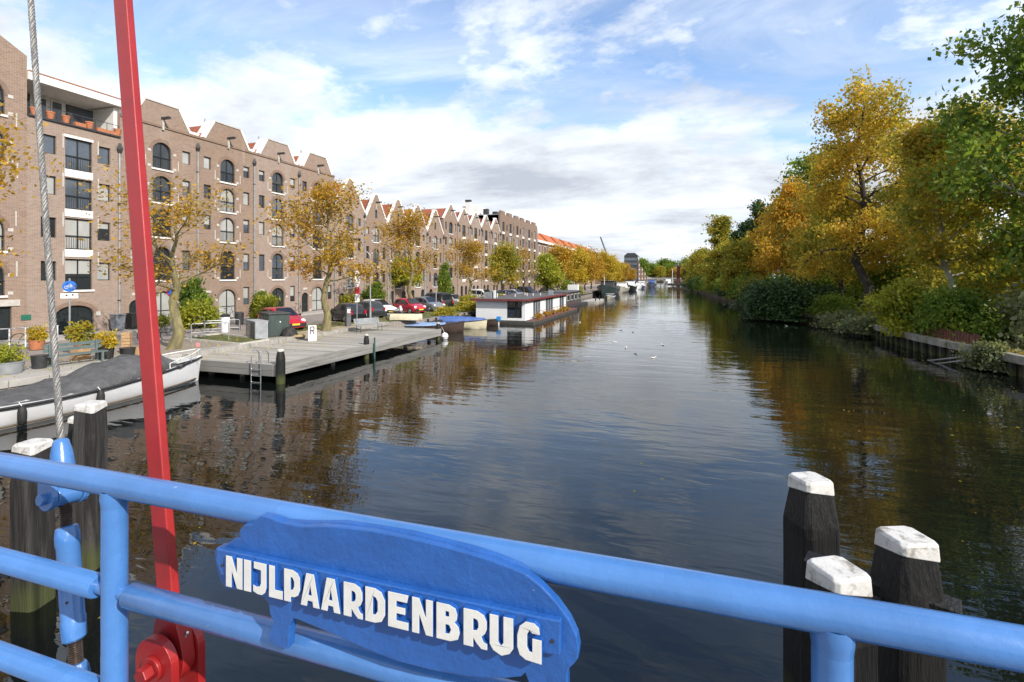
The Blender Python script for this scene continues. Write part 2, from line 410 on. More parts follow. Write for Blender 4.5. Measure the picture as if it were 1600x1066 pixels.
tag(MB().sheet([(-260,-200,0),(260,-200,0),(260,900,0),(-260,900,0)]).build('water', MT['water']), kind='structure')
tag(MB().prism([(-600,-150),(-22,-150),(-22,35.4),(-20.3,38),(-19.9,120),(-19.5,260),(-21,420),(-21,900),(-600,900)], 'z', -1, 1).build('street', MT['street']), kind='structure')
RB = [(15.6,-150),(15.2,25),(13.9,38),(13.8,54),(10.2,60),(8.6,95),(5.6,140),(2.4,228),(0,330),(-3,400),(-3,900)]
tag(MB().prism([(600,-150)] + RB + [(600,900)], 'z', -1, .95).build('right_bank_ground', MT['earth']), kind='structure')
tag(MB().prism([(-20.9,398),(-3.1,398),(-3.1,900),(-20.9,900)], 'z', -1, 1.02).build('far_bank_ground', MT['earth']), kind='structure')
tag(MB().box(-35.4, -33.3, -40, 330, .9, 1.10).build('pavement', M('pavement_tiles', (.33,.31,.29), .85, .12, 1.2)), kind='structure')
tag(MB().box(-33.29, -33.15, -40, 330, .9, 1.13).build('kerb', MT['concrete']), kind='structure')
tag(MB().prism([(-24.6,-20),(-22.3,-20),(-22.3,17.0),(-24.6,17.0)], 'z', .99, 1.02).build('quayside_path', MT['concrete']), kind='structure')
tag(MB().prism([(-25.6,25.5),(-22.1,25.0),(-22.1,35.0),(-20.8,38.2),(-20.3,120),(-25.5,120)], 'z', .99, 1.03).build('verge', MT['grass']), kind='structure')
tag(MB().prism([(-23.4,26.2),(-22.06,25.9),(-22.06,34.4),(-23.2,34.4)], 'z', .99, 1.045).build('sandy_path', M('sand_path', (.33,.27,.19), .95, .2, 2, dirt=((.16,.15,.07), 3, .6))), kind='structure')
tag(MB().prism([(-27.5,21.9),(-21.9,21.0),(-21.95,22.9),(-27.0,24.3)], 'z', .99, 1.03).build('lawn', MT['grass']), kind='structure')
e = thing('lawn_edging', 'white kerb edging round the small lawn beside the jetty', 'kerb', (-24.6,22.5,1.03), world=True)
lp = [(-27.5,21.9),(-21.9,21.0),(-21.95,22.9),(-27.0,24.3)]
for i in range(4):
    a, b = Vector((*lp[i], 0)), Vector((*lp[(i+1) % 4], 0)); d = (b-a).normalized(); n = Vector((-d.y, d.x, 0))*.06
    mb = MB(); q = [a-n, b-n, b+n, a+n]; mb.prism([(p.x, p.y) for p in q], 'z', 1.0, 1.10 + .004*i); mb.build('edge_strip', MT['stone'], e)
tag(MB().box(-30, 22, -4.6, .98, 2.70, 2.92).build('bridge_deck', MT['grey_wood']), kind='structure')

# ------------------------------------------------------------------ left quay wall
MT['quay_brick'] = brick_mat('quay_brick', (.20,.17,.14), (.26,.225,.185), (.30,.28,.25), (.17,.155,.135))
q = thing('quay_wall', 'old stone quay wall with coping behind the covered white sloop', 'quay wall', (-21.9,15,0), world=True)
MB().box(-22.0, -21.86, -30, 35.3, -1, .80).build('wall_face', MT['quay_brick'], q)
y = -3.; k = 0; rnd = random.Random(4)
while y < 35.0:
    L = rnd.uniform(.85, 1.25)
    MB().box(-22.55, -21.80+rnd.uniform(-.015,.015), y+.012, y+L-.012, .79, 1.035+rnd.uniform(-.008,.012)).build('coping_stone', MT['concrete' if y < 17.2 else 'deck'], q, bevel=.02)
    y += L
q = thing('quay_revetment', 'low timber revetment with grassy edge behind the houseboat', 'quay wall', (-20,75,0), world=True)
mb = MB()
for i in range(60):
    y = 38.2 + i*1.5
    mb.cyl((-20.0, y, -1), (-20.0, y, 1.06), .10, n=6)
tag(mb.build('revetment_pile', MT['old_wood'], q), kind='stuff')
MB().box(-20.12, -19.86, 38, 130, .62, .82).build('waling', MT['old_wood'], q)

# ------------------------------------------------------------------ right quay: capping beam on piles
q = thing('timber_quay', 'mossy concrete capping beam on dark timber piles along the wooded bank', 'quay wall', (13.8,40,0), world=True)
def rb_x(y):
    for (x0,y0),(x1,y1) in zip(RB, RB[1:]):
        if y0 <= y <= y1: return x0 + (x1-x0)*(y-y0)/(y1-y0)
MT['moss_beam'] = M('mossy_concrete', (.25,.235,.20), .9, .25, 2, bump=.5, bsc=18, dirt=((.09,.105,.035), 1.6, .5))
y = 16.
while y < 57:
    L = 3.1; x0, x1 = rb_x(y)-.28, rb_x(y+L-.05)-.28
    MB().prism([(x0,y),(x0+.42,y),(x1+.42,y+L-.05),(x1,y+L-.05)], 'z', .62, 1.0).build('capping_beam', MT['moss_beam'], q, bevel=.02)
    y += L
y = 16.3
while y < 58:
    x = rb_x(y) - .18
    MB().box(x-.09, x+.09, y-.11, y+.11, -1, .625).build('pile', MT['old_wood'], q)
    y += .9
mb = MB()
for i in range(40):
    y = 33.5 + i*.26; x = rb_x(y) + .55
    mb.box(x-.03, x+.03, y-.11, y+.11, .9, 1.5+.06*math.sin(i*2.1))
tag(mb.build('rusty_sheet_piling', M('rusty_piling', (.15,.06,.04), .85, .4, 5), q), kind='stuff')

# ================================================================== BRIDGE FOREGROUND
RY, RZ, PR = .953, 4.05, .031
rail = thing('bridge_railing', 'light blue painted tubular bridge railing across the foreground', 'railing', (-.6, RY, 2.92), world=True)
MB().tube([(x, RY, RZ + .0015*math.sin(x*3)) for x in np.linspace(-4.2, 3.2, 40)], PR, 24).build('top_rail', MT['blue'], rail, smooth=True)
posts = [-3.07, -1.42, .232, 1.88]
for x in posts:
    p = MB().tube([(x, RY, 2.92), (x, RY, RZ-.012)], .0298, 20).build('post', MT['blue'], rail, smooth=True)
    MB().lathe([(.0298, -.055), (.0318, -.040), (.0330, -.030), (.0310, -.012)], (x, RY, RZ), 20).build('weld_collar', MT['blue'], p, smooth=True)
for z in (3.77, 3.49):
    ends = [-4.2] + posts + [3.2]
    for i in range(len(ends)-1):
        a = ends[i] + (.055 if i else 0); b = ends[i+1] - (.060 if i < len(ends)-2 else 0)
        m_ = MB().tube([(a, RY, z), (a+.004, RY, z), (b-.004, RY, z), (b, RY, z)], [PR-.004, PR-.001, PR-.001, PR-.004], 20).build('middle_rail' if z > 3.6 else 'lower_rail', MT['blue'], rail, smooth=True)
        if i: MB().cyl((a-.05, RY, z), (a+.01, RY, z), .017, n=12).build('rail_stub', MT['blue'], m_, smooth=True)
        if i < len(ends)-2: MB().cyl((b-.01, RY, z), (b+.05, RY, z), .017, n=12).build('rail_stub', MT['blue'], m_, smooth=True)

# ---- hippo shaped name plate
HIPPO = [(-1.017,-.083),(-1.011,-.071),(-.992,-.065),(-.978,-.057),(-.961,-.043),(-.943,-.038),(-.945,-.022),(-.933,-.008),(-.909,-.004),(-.898,.01),(-.884,.021),(-.859,.02),(-.82,.014),(-.775,.014),(-.726,.022),(-.678,.028),(-.597,.032),(-.514,.031),(-.435,.027),(-.385,.022),(-.336,.017),(-.289,.008),(-.27,.002),(-.243,-.013),(-.212,-.039),(-.19,-.065),(-.177,-.09),(-.173,-.112),(-.175,-.13),(-.183,-.142),(-.191,-.151),(-.194,-.166),(-.193,-.186),(-.199,-.240),(-.243,-.245),(-.256,-.219),(-.273,-.179),(-.28,-.187),(-.322,-.201),(-.385,-.213),(-.461,-.22),(-.541,-.221),(-.625,-.211),(-.678,-.203),(-.726,-.196),(-.763,-.191),(-.785,-.188),(-.797,-.189),(-.804,-.205),(-.807,-.237),(-.81,-.258),(-.839,-.26),(-.862,-.249),(-.866,-.242),(-.849,-.209),(-.859,-.19),(-.862,-.17),(-.875,-.159),(-.896,-.155),(-.906,-.145),(-.94,-.151),(-.954,-.157),(-.985,-.159),(-.999,-.145),(-1.01,-.123),(-1.017,-.091)]
sg = thing('bridge_name_sign', 'blue hippopotamus shaped name plate with raised white letters on the railing', 'sign', (-.6, .91, RZ-.26), world=True)
MB().prism([(x, RZ+z) for x, z in HIPPO], 'y', .900, .921).build('plate', MT['plate_blue'], sg, bevel=.0025)
mb = MB()
mb.tube([(x, .921, RZ+z-.004) for x, z in HIPPO[12:23]], [.004,.008,.007,.009,.0075,.009,.008,.0095,.008,.007,.004], 8)
mb.build('weld_bead', MT['plate_blue'], sg, smooth=True)
strip = MB().prism([(-.995,RZ-.064),(-.203,RZ-.060),(-.204,RZ-.121),(-.232,RZ-.124),(-.60,RZ-.130),(-.955,RZ-.127),(-.985,RZ-.118),(-.998,RZ-.09)], 'y', .886, .901).build('name_strip', MT['plate_blue'], sg, bevel=.0025)
for x in (-.978, -.218): MB().cyl((x, .8845, RZ-.098), (x, .888, RZ-.098), .0035, n=10).build('rivet', MT['darkmetal'], strip)
GL = {
 'N': ([(0,0),(0,1),(.36,1),(.66,.50),(.66,1),(1,1),(1,0),(.68,0),(.36,.54),(.36,0)], []),
 'I': ([(0,0),(0,1),(1,1),(1,0)], []),
 'J': ([(.05,1),(1,1),(1,.25),(.9,.09),(.68,0),(.3,0),(0,.06),(0,.27),(.28,.23),(.48,.25),(.58,.36),(.58,.76),(.05,.78)], []),
 'L': ([(0,0),(0,1),(.44,1),(.44,.27),(1,.27),(1,0)], []),
 'P': ([(0,0),(0,1),(.55,1),(.84,.93),(1,.78),(1,.42),(.88,.25),(.65,.17),(.44,.16),(.44,0)], [[(.42,.38),(.42,.77),(.55,.74),(.62,.66),(.62,.5),(.55,.4)]]),
 'A': ([(0,0),(.29,1),(.71,1),(1,0),(.66,0),(.62,.17),(.38,.17),(.34,0)], [[(.42,.35),(.5,.66),(.58,.35)]]),
 'R': ([(0,0),(0,1),(.58,1),(.86,.92),(.98,.76),(.98,.55),(.9,.42),(.76,.33),(.85,.2),(1,.16),(1,0),(.74,0),(.55,.12),(.42,.24),(.42,0)], [[(.42,.46),(.42,.78),(.56,.76),(.62,.68),(.62,.56),(.56,.48)]]),
 'D': ([(0,0),(0,1),(.5,1),(.82,.92),(1,.7),(1,.28),(.82,.07),(.5,0)], [[(.4,.24),(.4,.76),(.52,.74),(.62,.62),(.62,.36),(.52,.25)]]),
 'E': ([(0,0),(0,1),(1,1),(.93,.77),(.42,.77),(.42,.62),(.85,.62),(.85,.42),(.42,.42),(.42,.23),(1,.23),(1,0)], []),
 'B': ([(0,0),(0,1),(.55,1),(.82,.93),(.9,.76),(.88,.62),(.78,.54),(.95,.44),(1,.28),(.92,.09),(.6,0)], [[(.4,.66),(.4,.8),(.54,.79),(.54,.67)], [(.4,.2),(.4,.44),(.55,.43),(.62,.32),(.55,.21)]]),
 'U': ([(0,1),(.38,1),(.38,.3),(.48,.22),(.58,.3),(.58,1),(1,1),(1,.2),(.85,.05),(.5,-.05),(.15,.05),(0,.2)], []),
 'G': ([(1,-.03),(1,.6),(.62,.6),(.62,.24),(.5,.25),(.42,.36),(.42,.68),(.5,.78),(.62,.72),(.93,.72),(.9,.9),(.7,1),(.35,1),(.1,.85),(0,.6),(0,.3),(.1,.1),(.35,0)], []),
}
LET = [('N',-.958,-.911),('I',-.907,-.887),('J',-.882,-.845),('L',-.839,-.802),('P',-.799,-.757),('A',-.756,-.708),('A',-.705,-.657),('R',-.650,-.604),('D',-.599,-.553),('E',-.547,-.501),('N',-.494,-.449),('B',-.442,-.393),('R',-.386,-.338),('U',-.334,-.288),('G',-.281,-.235)]
for i, (ch, x0, x1) in enumerate(LET):
    o_, hs = GL[ch]; z0, z1 = RZ-.136, RZ-.067
    f = lambda p: (x0+(x1-x0)*p[0], z0+(z1-z0)*p[1])
    lo = MB().prism([f(p) for p in o_], 'y', .8765, .887, holes=[[f(p) for p in h] for h in hs]).build('letter', MT['letter'], strip, bevel=.0011)
    lo.data.materials.append(MT['plate_blue'])
    for pg in lo.data.polygons: pg.material_index = 0 if abs(pg.normal.y) > .7 else 1
# the cores behind each letter stay blue, as on the plate
# ---- red hanger bar
def axis_pts(p0, p1, ts): return [Vector(p0)+(Vector(p1)-Vector(p0))*t for t in ts]
hb = thing('bridge_hanger_bar', 'red painted steel hanger bar rising from its fork behind the blue railing', 'bridge bar', (-1.40, 1.10, 3.1), world=True)
b0, b1 = Vector((-1.418,1.108,3.575)), Vector((-2.16,1.392,6.9))
def rect(c, a, b): return [(c.x-a, c.y-b, c.z), (c.x+a, c.y-b, c.z), (c.x+a, c.y+b, c.z), (c.x-a, c.y+b, c.z)]
MB().loft([rect(b0+(b1-b0)*t, .031+.0*t, .0135) for t in (0,.1,.3,.5,.7,1)]).build('bar', MT['red'], hb, bevel=.004)
fx, fz = -1.407, 3.50
eye = [(fx+.062*math.cos(a), fz+.072*math.sin(a)) for a in np.linspace(R(-180), R(0), 14)]
MB().prism(eye + [(fx+.05, fz+.06), (fx+.024, fz+.13), (fx-.040, fz+.13), (fx-.058, fz+.06)], 'y', 1.088, 1.128).build('bar_eye', MT['red'], hb, smooth=True, bevel=.004)
for yy in (1.058, 1.141):
    arc = [(fx+.070*math.cos(a), fz+.012+.070*math.sin(a)) for a in np.linspace(0, math.pi, 16)]
    MB().prism(arc + [(fx-.072, 3.05), (fx+.074, 3.05)], 'y', yy-.0115, yy+.0115).build('fork_cheek', MT['red'], hb, bevel=.003)
w = MB().cyl((fx, 1.047, fz), (fx, 1.036, fz), .036, n=24).build('washer', MT['red'], hb, smooth=True, bevel=.002)
MB().cyl((fx, 1.036, fz), (fx, 1.008, fz), .0235, n=6).build('bolt_head', MT['red'], w, bevel=.0025)
MB().cyl((fx+.045, 1.108, fz+.060), (fx+.054, 1.108, fz+.073), .0065, .004, n=10).build('grease_nipple', MT['chrome'], hb, smooth=True)
MB().box(fx-.2, fx+.2, 1.0, 1.2, 2.95, 3.06).build('foot_bracket', MT['red'], hb, bevel=.005)
# ---- stay cable with turnbuckle
sc_ = thing('bridge_stay_cable', 'grey twisted steel cable with blue turnbuckle beside the red bar', 'cable', (-1.68, 1.05, 3.2), world=True)
A0, A1 = Vector((-1.740,1.056,3.432)), Vector((-2.353,1.275,5.653)); AD = (A1-A0).normalized()
def ax(z): return A0 + (A1-A0)*((z-A0.z)/(A1.z-A0.z))
rope = MB().tube([ax(4.03), ax(5.5), ax(6.9)], .005, 8).build('wire_rope', MT['steel'], sc_)
ua = AD.orthogonal().normalized(); ub = AD.cross(ua)
for k in range(6):
    pts = []
    L_ = (ax(6.9)-ax(4.03)).length; N_ = 190
    for i in range(N_+1):
        s_ = L_*i/N_; a = 2*math.pi*(k/6 + s_/.085)
        pts.append(ax(4.03) + AD*s_ + ua*(.0068*math.cos(a)) + ub*(.0068*math.sin(a)))
    MB().tube(pts, .0040, 6).build('strand', MT['steel'], rope, smooth=True)
def along(name, prof, mt, n=20, par=None, sm=True, bev=0):
    zs = [p[0] for p in prof]
    return MB().tube([ax(z) for z in zs], [p[1] for p in prof], n).build(name, mt, par or sc_, smooth=sm, bevel=bev)
along('cable_socket', [(3.955,.033),(3.975,.034),(4.03,.029),(4.06,.022),(4.066,.0205),(4.072,.014)], MT['blue'])
pd = Vector((.93,.36,0)).cross(AD).normalized()
pd = Vector((.02,-1,.0)); pd = (pd - AD*pd.dot(AD)).normalized()
c_ = ax(3.905); side = pd.cross(AD).normalized()
for s_ in (-1, 1):
    cc = c_ + pd*(.045*s_)
    arc = [cc + side*(.037*math.cos(a)) - AD*(.037*math.sin(a)) for a in np.linspace(0, math.pi, 10)] + [cc - side*.029 + AD*.07, cc + side*.029 + AD*.07]
    mb = MB(); mb.loft([[p - pd*.008 for p in arc], [p + pd*.008 for p in arc]])
    mb.build('clevis_ear', MT['blue'], sc_, bevel=.002)
MB().cyl(c_-pd*.034, c_+pd*.034, .034, n=24).build('clevis_eye', MT['blue'], sc_, smooth=True, bevel=.003)
MB().cyl(c_-pd*.070, c_+pd*.070, .017, n=16).build('clevis_pin', MT['blue'], sc_, smooth=True, bevel=.002)
def thread(z0, z1, r):
    prof = []; z = z0; i = 0
    while z < z1: prof.append((z, r if i % 2 else r*.86)); z += .0028; i += 1
    return along('threaded_rod', prof, MT['thread'], 14)
thread(3.79, 3.89, .0185); thread(3.40, 3.51, .0195)
tb = along('turnbuckle_body', [(3.491,.024),(3.497,.0305),(3.52,.0315),(3.55,.0322),(3.556,.0302),(3.66,.0304),(3.755,.0302),(3.760,.0322),(3.785,.0322),(3.797,.0305),(3.808,.029),(3.812,.023)], MT['blue'], 24)
MB().cyl(ax(3.61)+Vector((.018,-.022,0)), ax(3.61)+Vector((.0205,-.0255,0)), .004, n=8).build('locking_hole', MT['darkmetal'], tb)
along('lower_clevis', [(3.25,.035),(3.38,.036),(3.415,.032),(3.43,.026)], MT['blue'], 8, sm=False, bev=.003)

# ------------------------------------------------------------------ mooring posts of the bridge
def mooring_post(label, x, y, ztop, half, rot, wood, capw, group=None, cat='mooring post', lean=0.0):
    t = thing('mooring_post', label, cat, (x, y, -1), R(rot), group)
    t.rotation_euler = (0, lean, R(rot))
    zt = ztop + 1
    def sec(h, c, z): return [(h,-h+c,z),(h,h-c,z),(h-c,h,z),(-h+c,h,z),(-h,h-c,z),(-h,-h+c,z),(-h+c,-h,z),(h-c,-h,z)]
    rr = random.Random(int(x*100)+int(y*10)); rings = []
    for z, h, c in ((0,half,.05),(zt-1.6,half,.05),(zt-.95,half*.99,.05),(zt-.55,half,.055),(zt-.45,half*.99,.06),(zt-.10,capw*.97,.035),(zt-.04,capw*.93,.03)):
        rings.append([(px+rr.uniform(-.008,.008), py+rr.uniform(-.008,.008), z) for px, py, z in sec(h, c, z)])
    MB().loft(rings).build('shaft', MT[wood], t, bevel=.012)
    cp = []
    for z, h, c in ((zt-.095,capw*1.04,.03),(zt-.025,capw*.995,.03),(zt,capw*.90,.04)): cp.append(sec(h, c, z))
    for i in (0, 7): cp[0][i] = (cp[0][i][0], cp[0][i][1], cp[0][i][2]-.05)
    for i in (3, 4): cp[0][i] = (cp[0][i][0], cp[0][i][1], cp[0][i][2]-.05)
    MB().loft(cp).build('cap', MT['cap_white'], t, bevel=.008)
    return t
G_ = 'bridge fender mooring posts'
mooring_post('tall black mooring post with white cap, leftmost of the trio right of centre', 1.27, 6.02, 2.52, .205, 28, 'tar_wood', .158, G_)
mooring_post('black mooring post with white cap nearest the right edge of the picture', 1.72, 4.92, 2.52, .205, 22, 'tar_wood', .158, G_)
mooring_post('black mooring post with white cap standing right behind the railing post', 1.08, 4.28, 2.49, .195, 30, 'tar_wood', .155, G_)
mooring_post('grey weathered mooring post with white cap at the left edge behind the railing', -8.66, 4.72, 2.28, .19, 14, 'old_wood', .165, G_)
mooring_post('dark split mooring post with white cap between the cable and the red bar', -8.92, 5.62, 2.60, .18, 20, 'old_wood', .16, G_)
mooring_post('small white capped mooring post hidden behind the steel cable', -9.75, 6.05, 2.22, .2, 20, 'tar_wood', .17, G_)
w_ = thing('fender_beam', 'dark fender beam bolted between the right hand mooring posts', 'beam', (1.45,4.9,2.0), world=True)
MB().loft([[(1.02,5.10,1.86),(1.10,5.30,1.86),(1.10,5.30,2.10),(1.02,5.10,2.10)], [(1.98,4.66,1.86),(2.06,4.86,1.86),(2.06,4.86,2.10),(1.98,4.66,2.10)]]).build('timber', MT['tar_wood'], w_, bevel=.012)
MB().cyl((1.5,4.86,1.98),(1.47,4.80,1.98),.035,n=8).build('bolt', MT['darkmetal'], w_)
# ================================================================== WAREHOUSES
XF = -35.4
def arch_pts(w, h, rise, n=9):
    """outline around (0,0) base centre, counter-clockwise; rise = arch height"""
    r = w/2
    pts = [(-r, 0), (r, 0)]
    for i in range(n+1):
        a = math.pi*i/n
        pts.append((r*math.cos(a), h-rise+rise*math.sin(a)))
    return pts
def hole_of(w, h, rise):
    return arch_pts(w, h, rise) if rise else [(-w/2,0),(w/2,0),(w/2,h),(-w/2,h)]
def inset(w, h, rise, d):
    if rise: return [(x*(1-2*d/w), d + (z)*(h-2*d)/h) for x, z in arch_pts(w, h, rise)]
    return [(-w/2+d,d),(w/2-d,d),(w/2-d,h-d),(-w/2+d,h-d)]
WC = {}
def window_meshes(kind, w, h, rise, detail):
    key = (kind, round(w,3), round(h,3), rise, detail)
    if key in WC: return WC[key]
    d = {}
    fw = .065 if w > 1 else .05
    mb = MB().prism(hole_of(w, h, rise), 'x', -.20, -.12, holes=[inset(w, h, rise, fw)])
    if w > 1 and kind != 'door':
        mb.box(-.195, -.115, -.035, .035, fw, h-fw*1.1)
        zt = h-rise if rise else h*.62
        if not rise or detail: mb.box(-.192, -.118, -w/2+fw, w/2-fw, h*.42-.022, h*.42+.022)
    d['frame'] = mb.mesh('window', MT['frame'], fix=True)
    def pane(y0, y1):
        out = [p for p in inset(w, h, rise, fw)]
        # clip the outline to [y0,y1]
        res = []
        n = len(out)
        def clip(poly, ax_, val, keep_less):
            r = []
            for i in range(len(poly)):
                a, b = poly[i], poly[(i+1) % len(poly)]
                ia = a[0] <= val if keep_less else a[0] >= val
                ib = b[0] <= val if keep_less else b[0] >= val
                if ia: r.append(a)
                if ia != ib:
                    t = (val-a[0])/(b[0]-a[0]); r.append((val, a[1]+(b[1]-a[1])*t))
            return r
        return clip(clip(out, 0, y0, False), 0, y1, True)
    if kind == 'door':
        mb = MB()
        panes = []
        for y0, y1 in ((-w, -.008), (.008, w)) if w > 1.15 else ((-w, w),):
            panes.append(MB().prism(pane(y0, y1), 'x', -.175, -.14).mesh('door_leaf', MT['green_door']))
        d['leaf'] = panes
        d['handle'] = MB().box(-.14, -.10, .04, .07, h*.38, h*.38+.12).mesh('handle', MT['chrome'])
    else:
        ss = ((-w, -.035), (.035, w)) if (w > 1 and detail) else ((-w, w),)
        d['pane'] = [MB().prism(pane(a, b), 'x', -.165, -.155).mesh('pane', MT['glass']) for a, b in ss]
        d['pane2'] = []
        d['pane3'] = []
        for p in d['pane']:
            q1 = p.copy(); q1.materials.clear(); q1.materials.append(MT['glass2']); d['pane2'].append(q1)
            q2 = p.copy(); q2.materials.clear(); q2.materials.append(MT['curtain']); d['pane3'].append(q2)
    sw = w*.5+.10
    d['sill'] = MB().box(-.10, .08, -sw, sw, -.12, .0).mesh('sill', MT['white'])
    mb = MB(); zr = h*.45
    mb.box(-.075, -.045, -w/2, w/2, zr-.03, zr); mb.box(-.075, -.045, -w/2, w/2, .04, .065)
    nb = int(w/.12)
    for i in range(1, nb): yy = -w/2+w*i/nb; mb.box(-.068, -.054, yy-.007, yy+.007, .06, zr-.02)
    d['rail'] = mb.mesh('balustrade', MT['darkmetal'])
    d['panel'] = MB().box(-.12, .03, -w/2-.03, w/2+.03, -.46, .0).mesh('white_panel', MT['white'])
    d['lintel'] = MB().box(-.1, .035, -w/2-.06, w/2+.06, h, h+.16).mesh('lintel', MT['white'])
    d['block'] = MB().box(-.1, .025, -.12, .12, -.09, .09).mesh('stone_block', MT['stone'])
    if rise:
        r0 = [(x*(w+.04)/w, z) for x, z in arch_pts(w, h, rise)[2:]]
        r1 = [(x*(w+.50)/w, h-rise+(z-(h-rise))*(rise+.25)/rise) for x, z in arch_pts(w, h, rise)[2:]]
        d['ring'] = MB().prism(r0[::-1]+r1, 'x', -.02, .022).mesh('brick_arch', MT['brick3'])
    WC[key] = d
    return d
RW = random.Random(11)
def add_window(root, kind, yc, z0, w, h, rise=0., sill=True, rail=False, panel=False, lintel=False, blocks=False, detail=True, ring=False, pane=None):
    d = window_meshes(kind, w, h, rise, detail)
    ox = root['_w']
    loc = (XF-ox[0], yc-ox[1], z0-ox[2])
    f = link('door' if kind == 'door' else 'window', d['frame'], root, loc)
    if kind == 'door':
        for m in d['leaf']: link('door_leaf', m, f)
        if detail: link('handle', d['handle'], f)
    else:
        r = RW.random(); v = pane or ('pane' if r < .5 else 'pane2' if r < .8 else 'pane3')
        for m in d[v]: link('pane', m, f)
        if detail and not rise and v != 'pane3' and RW.random() < .4:
            hh = round(RW.choice((.3,.45,.6))*h, 3); bk_ = ('blind', round(w,3), hh)
            if bk_ not in WC: WC[bk_] = MB().box(-.152, -.148, -w/2+.06, w/2-.06, -hh, 0).mesh('blind', MT['curtain'])
            link('blind', WC[bk_], f, (0, 0, h-.06))
    if sill: link('sill', d['sill'], f)
    if rail: link('balustrade', d['rail'], f)
    if panel: link('white_panel', d['panel'], f)
    if lintel: link('lintel', d['lintel'], f)
    if ring and rise: link('brick_arch', d['ring'], f)
    if blocks:
        for s in (-1, 1):
            for zz in (h-rise, .12): link('stone_block', d['block'], f, (0, s*(w/2+.24), zz))
    return f
class House:
    def __init__(s, name, label, y0, y1, outline, brick='brick', group='canal warehouses', depth=12, eave=None, x=XF):
        s.y0, s.y1, s.yc, s.outline, s.brick = y0, y1, (y0+y1)/2, outline, MT[brick]
        s.root = thing(name, label, 'building', (x, s.yc, 1), 0, group, world=True)
        s.holes = []; s.depth = depth
        s.eave = eave if eave is not None else min(outline[2][1], outline[-1][1])
    def win(s, kind, yc, z0, z1, w, rise=0., **kw):
        s.holes.append([(yc+p[0], z0+p[1]) for p in hole_of(w, z1-z0, rise)])
        return add_window(s.root, kind, yc, z0, w, z1-z0, rise, **kw)
    def finish(s):
        MB().prism(s.outline, 'x', XF-.35, XF, holes=s.holes).build('facade', s.brick, s.root)
        MB().box(XF-s.depth, XF-.36, s.y0+.01, s.y1-.01, 1, s.eave-.05).build('rear_walls', s.brick, s.root)
    def box(s, name, m, *a, **k): return MB().box(*a).build(name, m, s.root, **k)
    def gable_roof(s, zb, za, y0=None, y1=None, tile='tile'):
        y0 = s.y0 if y0 is None else y0; y1 = s.y1 if y1 is None else y1; yc = (y0+y1)/2
        MB().prism([(y0,zb),(y1,zb),(y1,zb+.05),(yc,za),(y0,zb+.05)], 'x', XF-s.depth, XF-.36).build('roof', MT[tile], s.root)
    def coping(s, pts, name='coping', depth=.26, th=.12, m='white'):
        """white capping along an outline stretch (y,z)"""
        for a, b in zip(pts, pts[1:]):
            a = Vector(a); b = Vector(b); d = (b-a).normalized(); n = Vector((-d.y, d.x))
            if n.y < 0: n = -n
            q = [a-n*.05, b-n*.05, b+n*th, a+n*th]
            MB().prism([tuple(p) for p in q], 'x', XF-depth, XF+.05).build(name, MT[m], s.root)
    def anchor(s, y, z0, z1):
        MB().box(XF, XF+.03, y-.032, y+.032, z0, z1).build('wall_anchor', MT['stone'], s.root)
    def pipe(s, y, z1, hopper=True):
        p = MB().cyl((XF+.09, y, 1.0), (XF+.09, y, z1), .055, n=8).build('drainpipe', MT['zinc'], s.root, smooth=True)
        if hopper: MB().lathe([(.06,-.35),(.09,-.3),(.19,-.1),(.19,.08),(.12,.08),(.10,.3)], (XF+.13, y, z1), 4).build('hopper', MT['darkmetal'], p)
        for z in np.arange(3, z1-1, 3.2): MB().box(XF+.0, XF+.16, y-.075, y+.075, z, z+.06).build('pipe_bracket', MT['darkmetal'], p)
    def hoist(s, y, z, m='white'):
        b = MB().box(XF-.1, XF+.75, y-.09, y+.09, z, z+.16).build('hoist_beam', MT['darkmetal'], s.root)
        MB().prism([(XF+.02, z-.75),(XF+.14, z-.75),(XF+.14, z),(XF+.02, z)], 'y', y-.06, y+.06).build('hoist_bracket', MT['stone'], b)

# ---- A: tall house at the left edge
h = House('canal_warehouse', 'tall brown brick warehouse cut off by the left edge of the picture', 12.6, 19.0,
          [(12.6,1),(19.0,1),(19.0,17.15),(16.9,18.3),(14.7,18.3),(12.6,17.15)], brick='brick')
for z0, z1 in ((13.5,15.3),(10.9,12.75),(6.0,7.9),(3.55,5.4)):
    h.win('arch', 17.25, z0, z1, 1.5, .72, rail=True, blocks=True, ring=True)
h.win('door', 17.55, 1.0, 2.95, 1.5, 0, sill=False)
h.box('door_lintel', MT['stone'], XF-.05, XF+.06, 16.6, 18.65, 2.95, 3.30)
for z in (4.6, 7.4, 10.1, 12.9): h.anchor(18.55 - (z % 2)*.05, z, z+.85)
npn = h.box('name_panel', M('green_panel', (.02,.13,.09), .5, .1, 5), XF, XF+.04, 18.72, 19.18, 2.12, 2.42)
h.finish()
h.box('roof', MT['zinc'], XF-12, XF-.4, 12.7, 18.9, 17.0, 17.2)

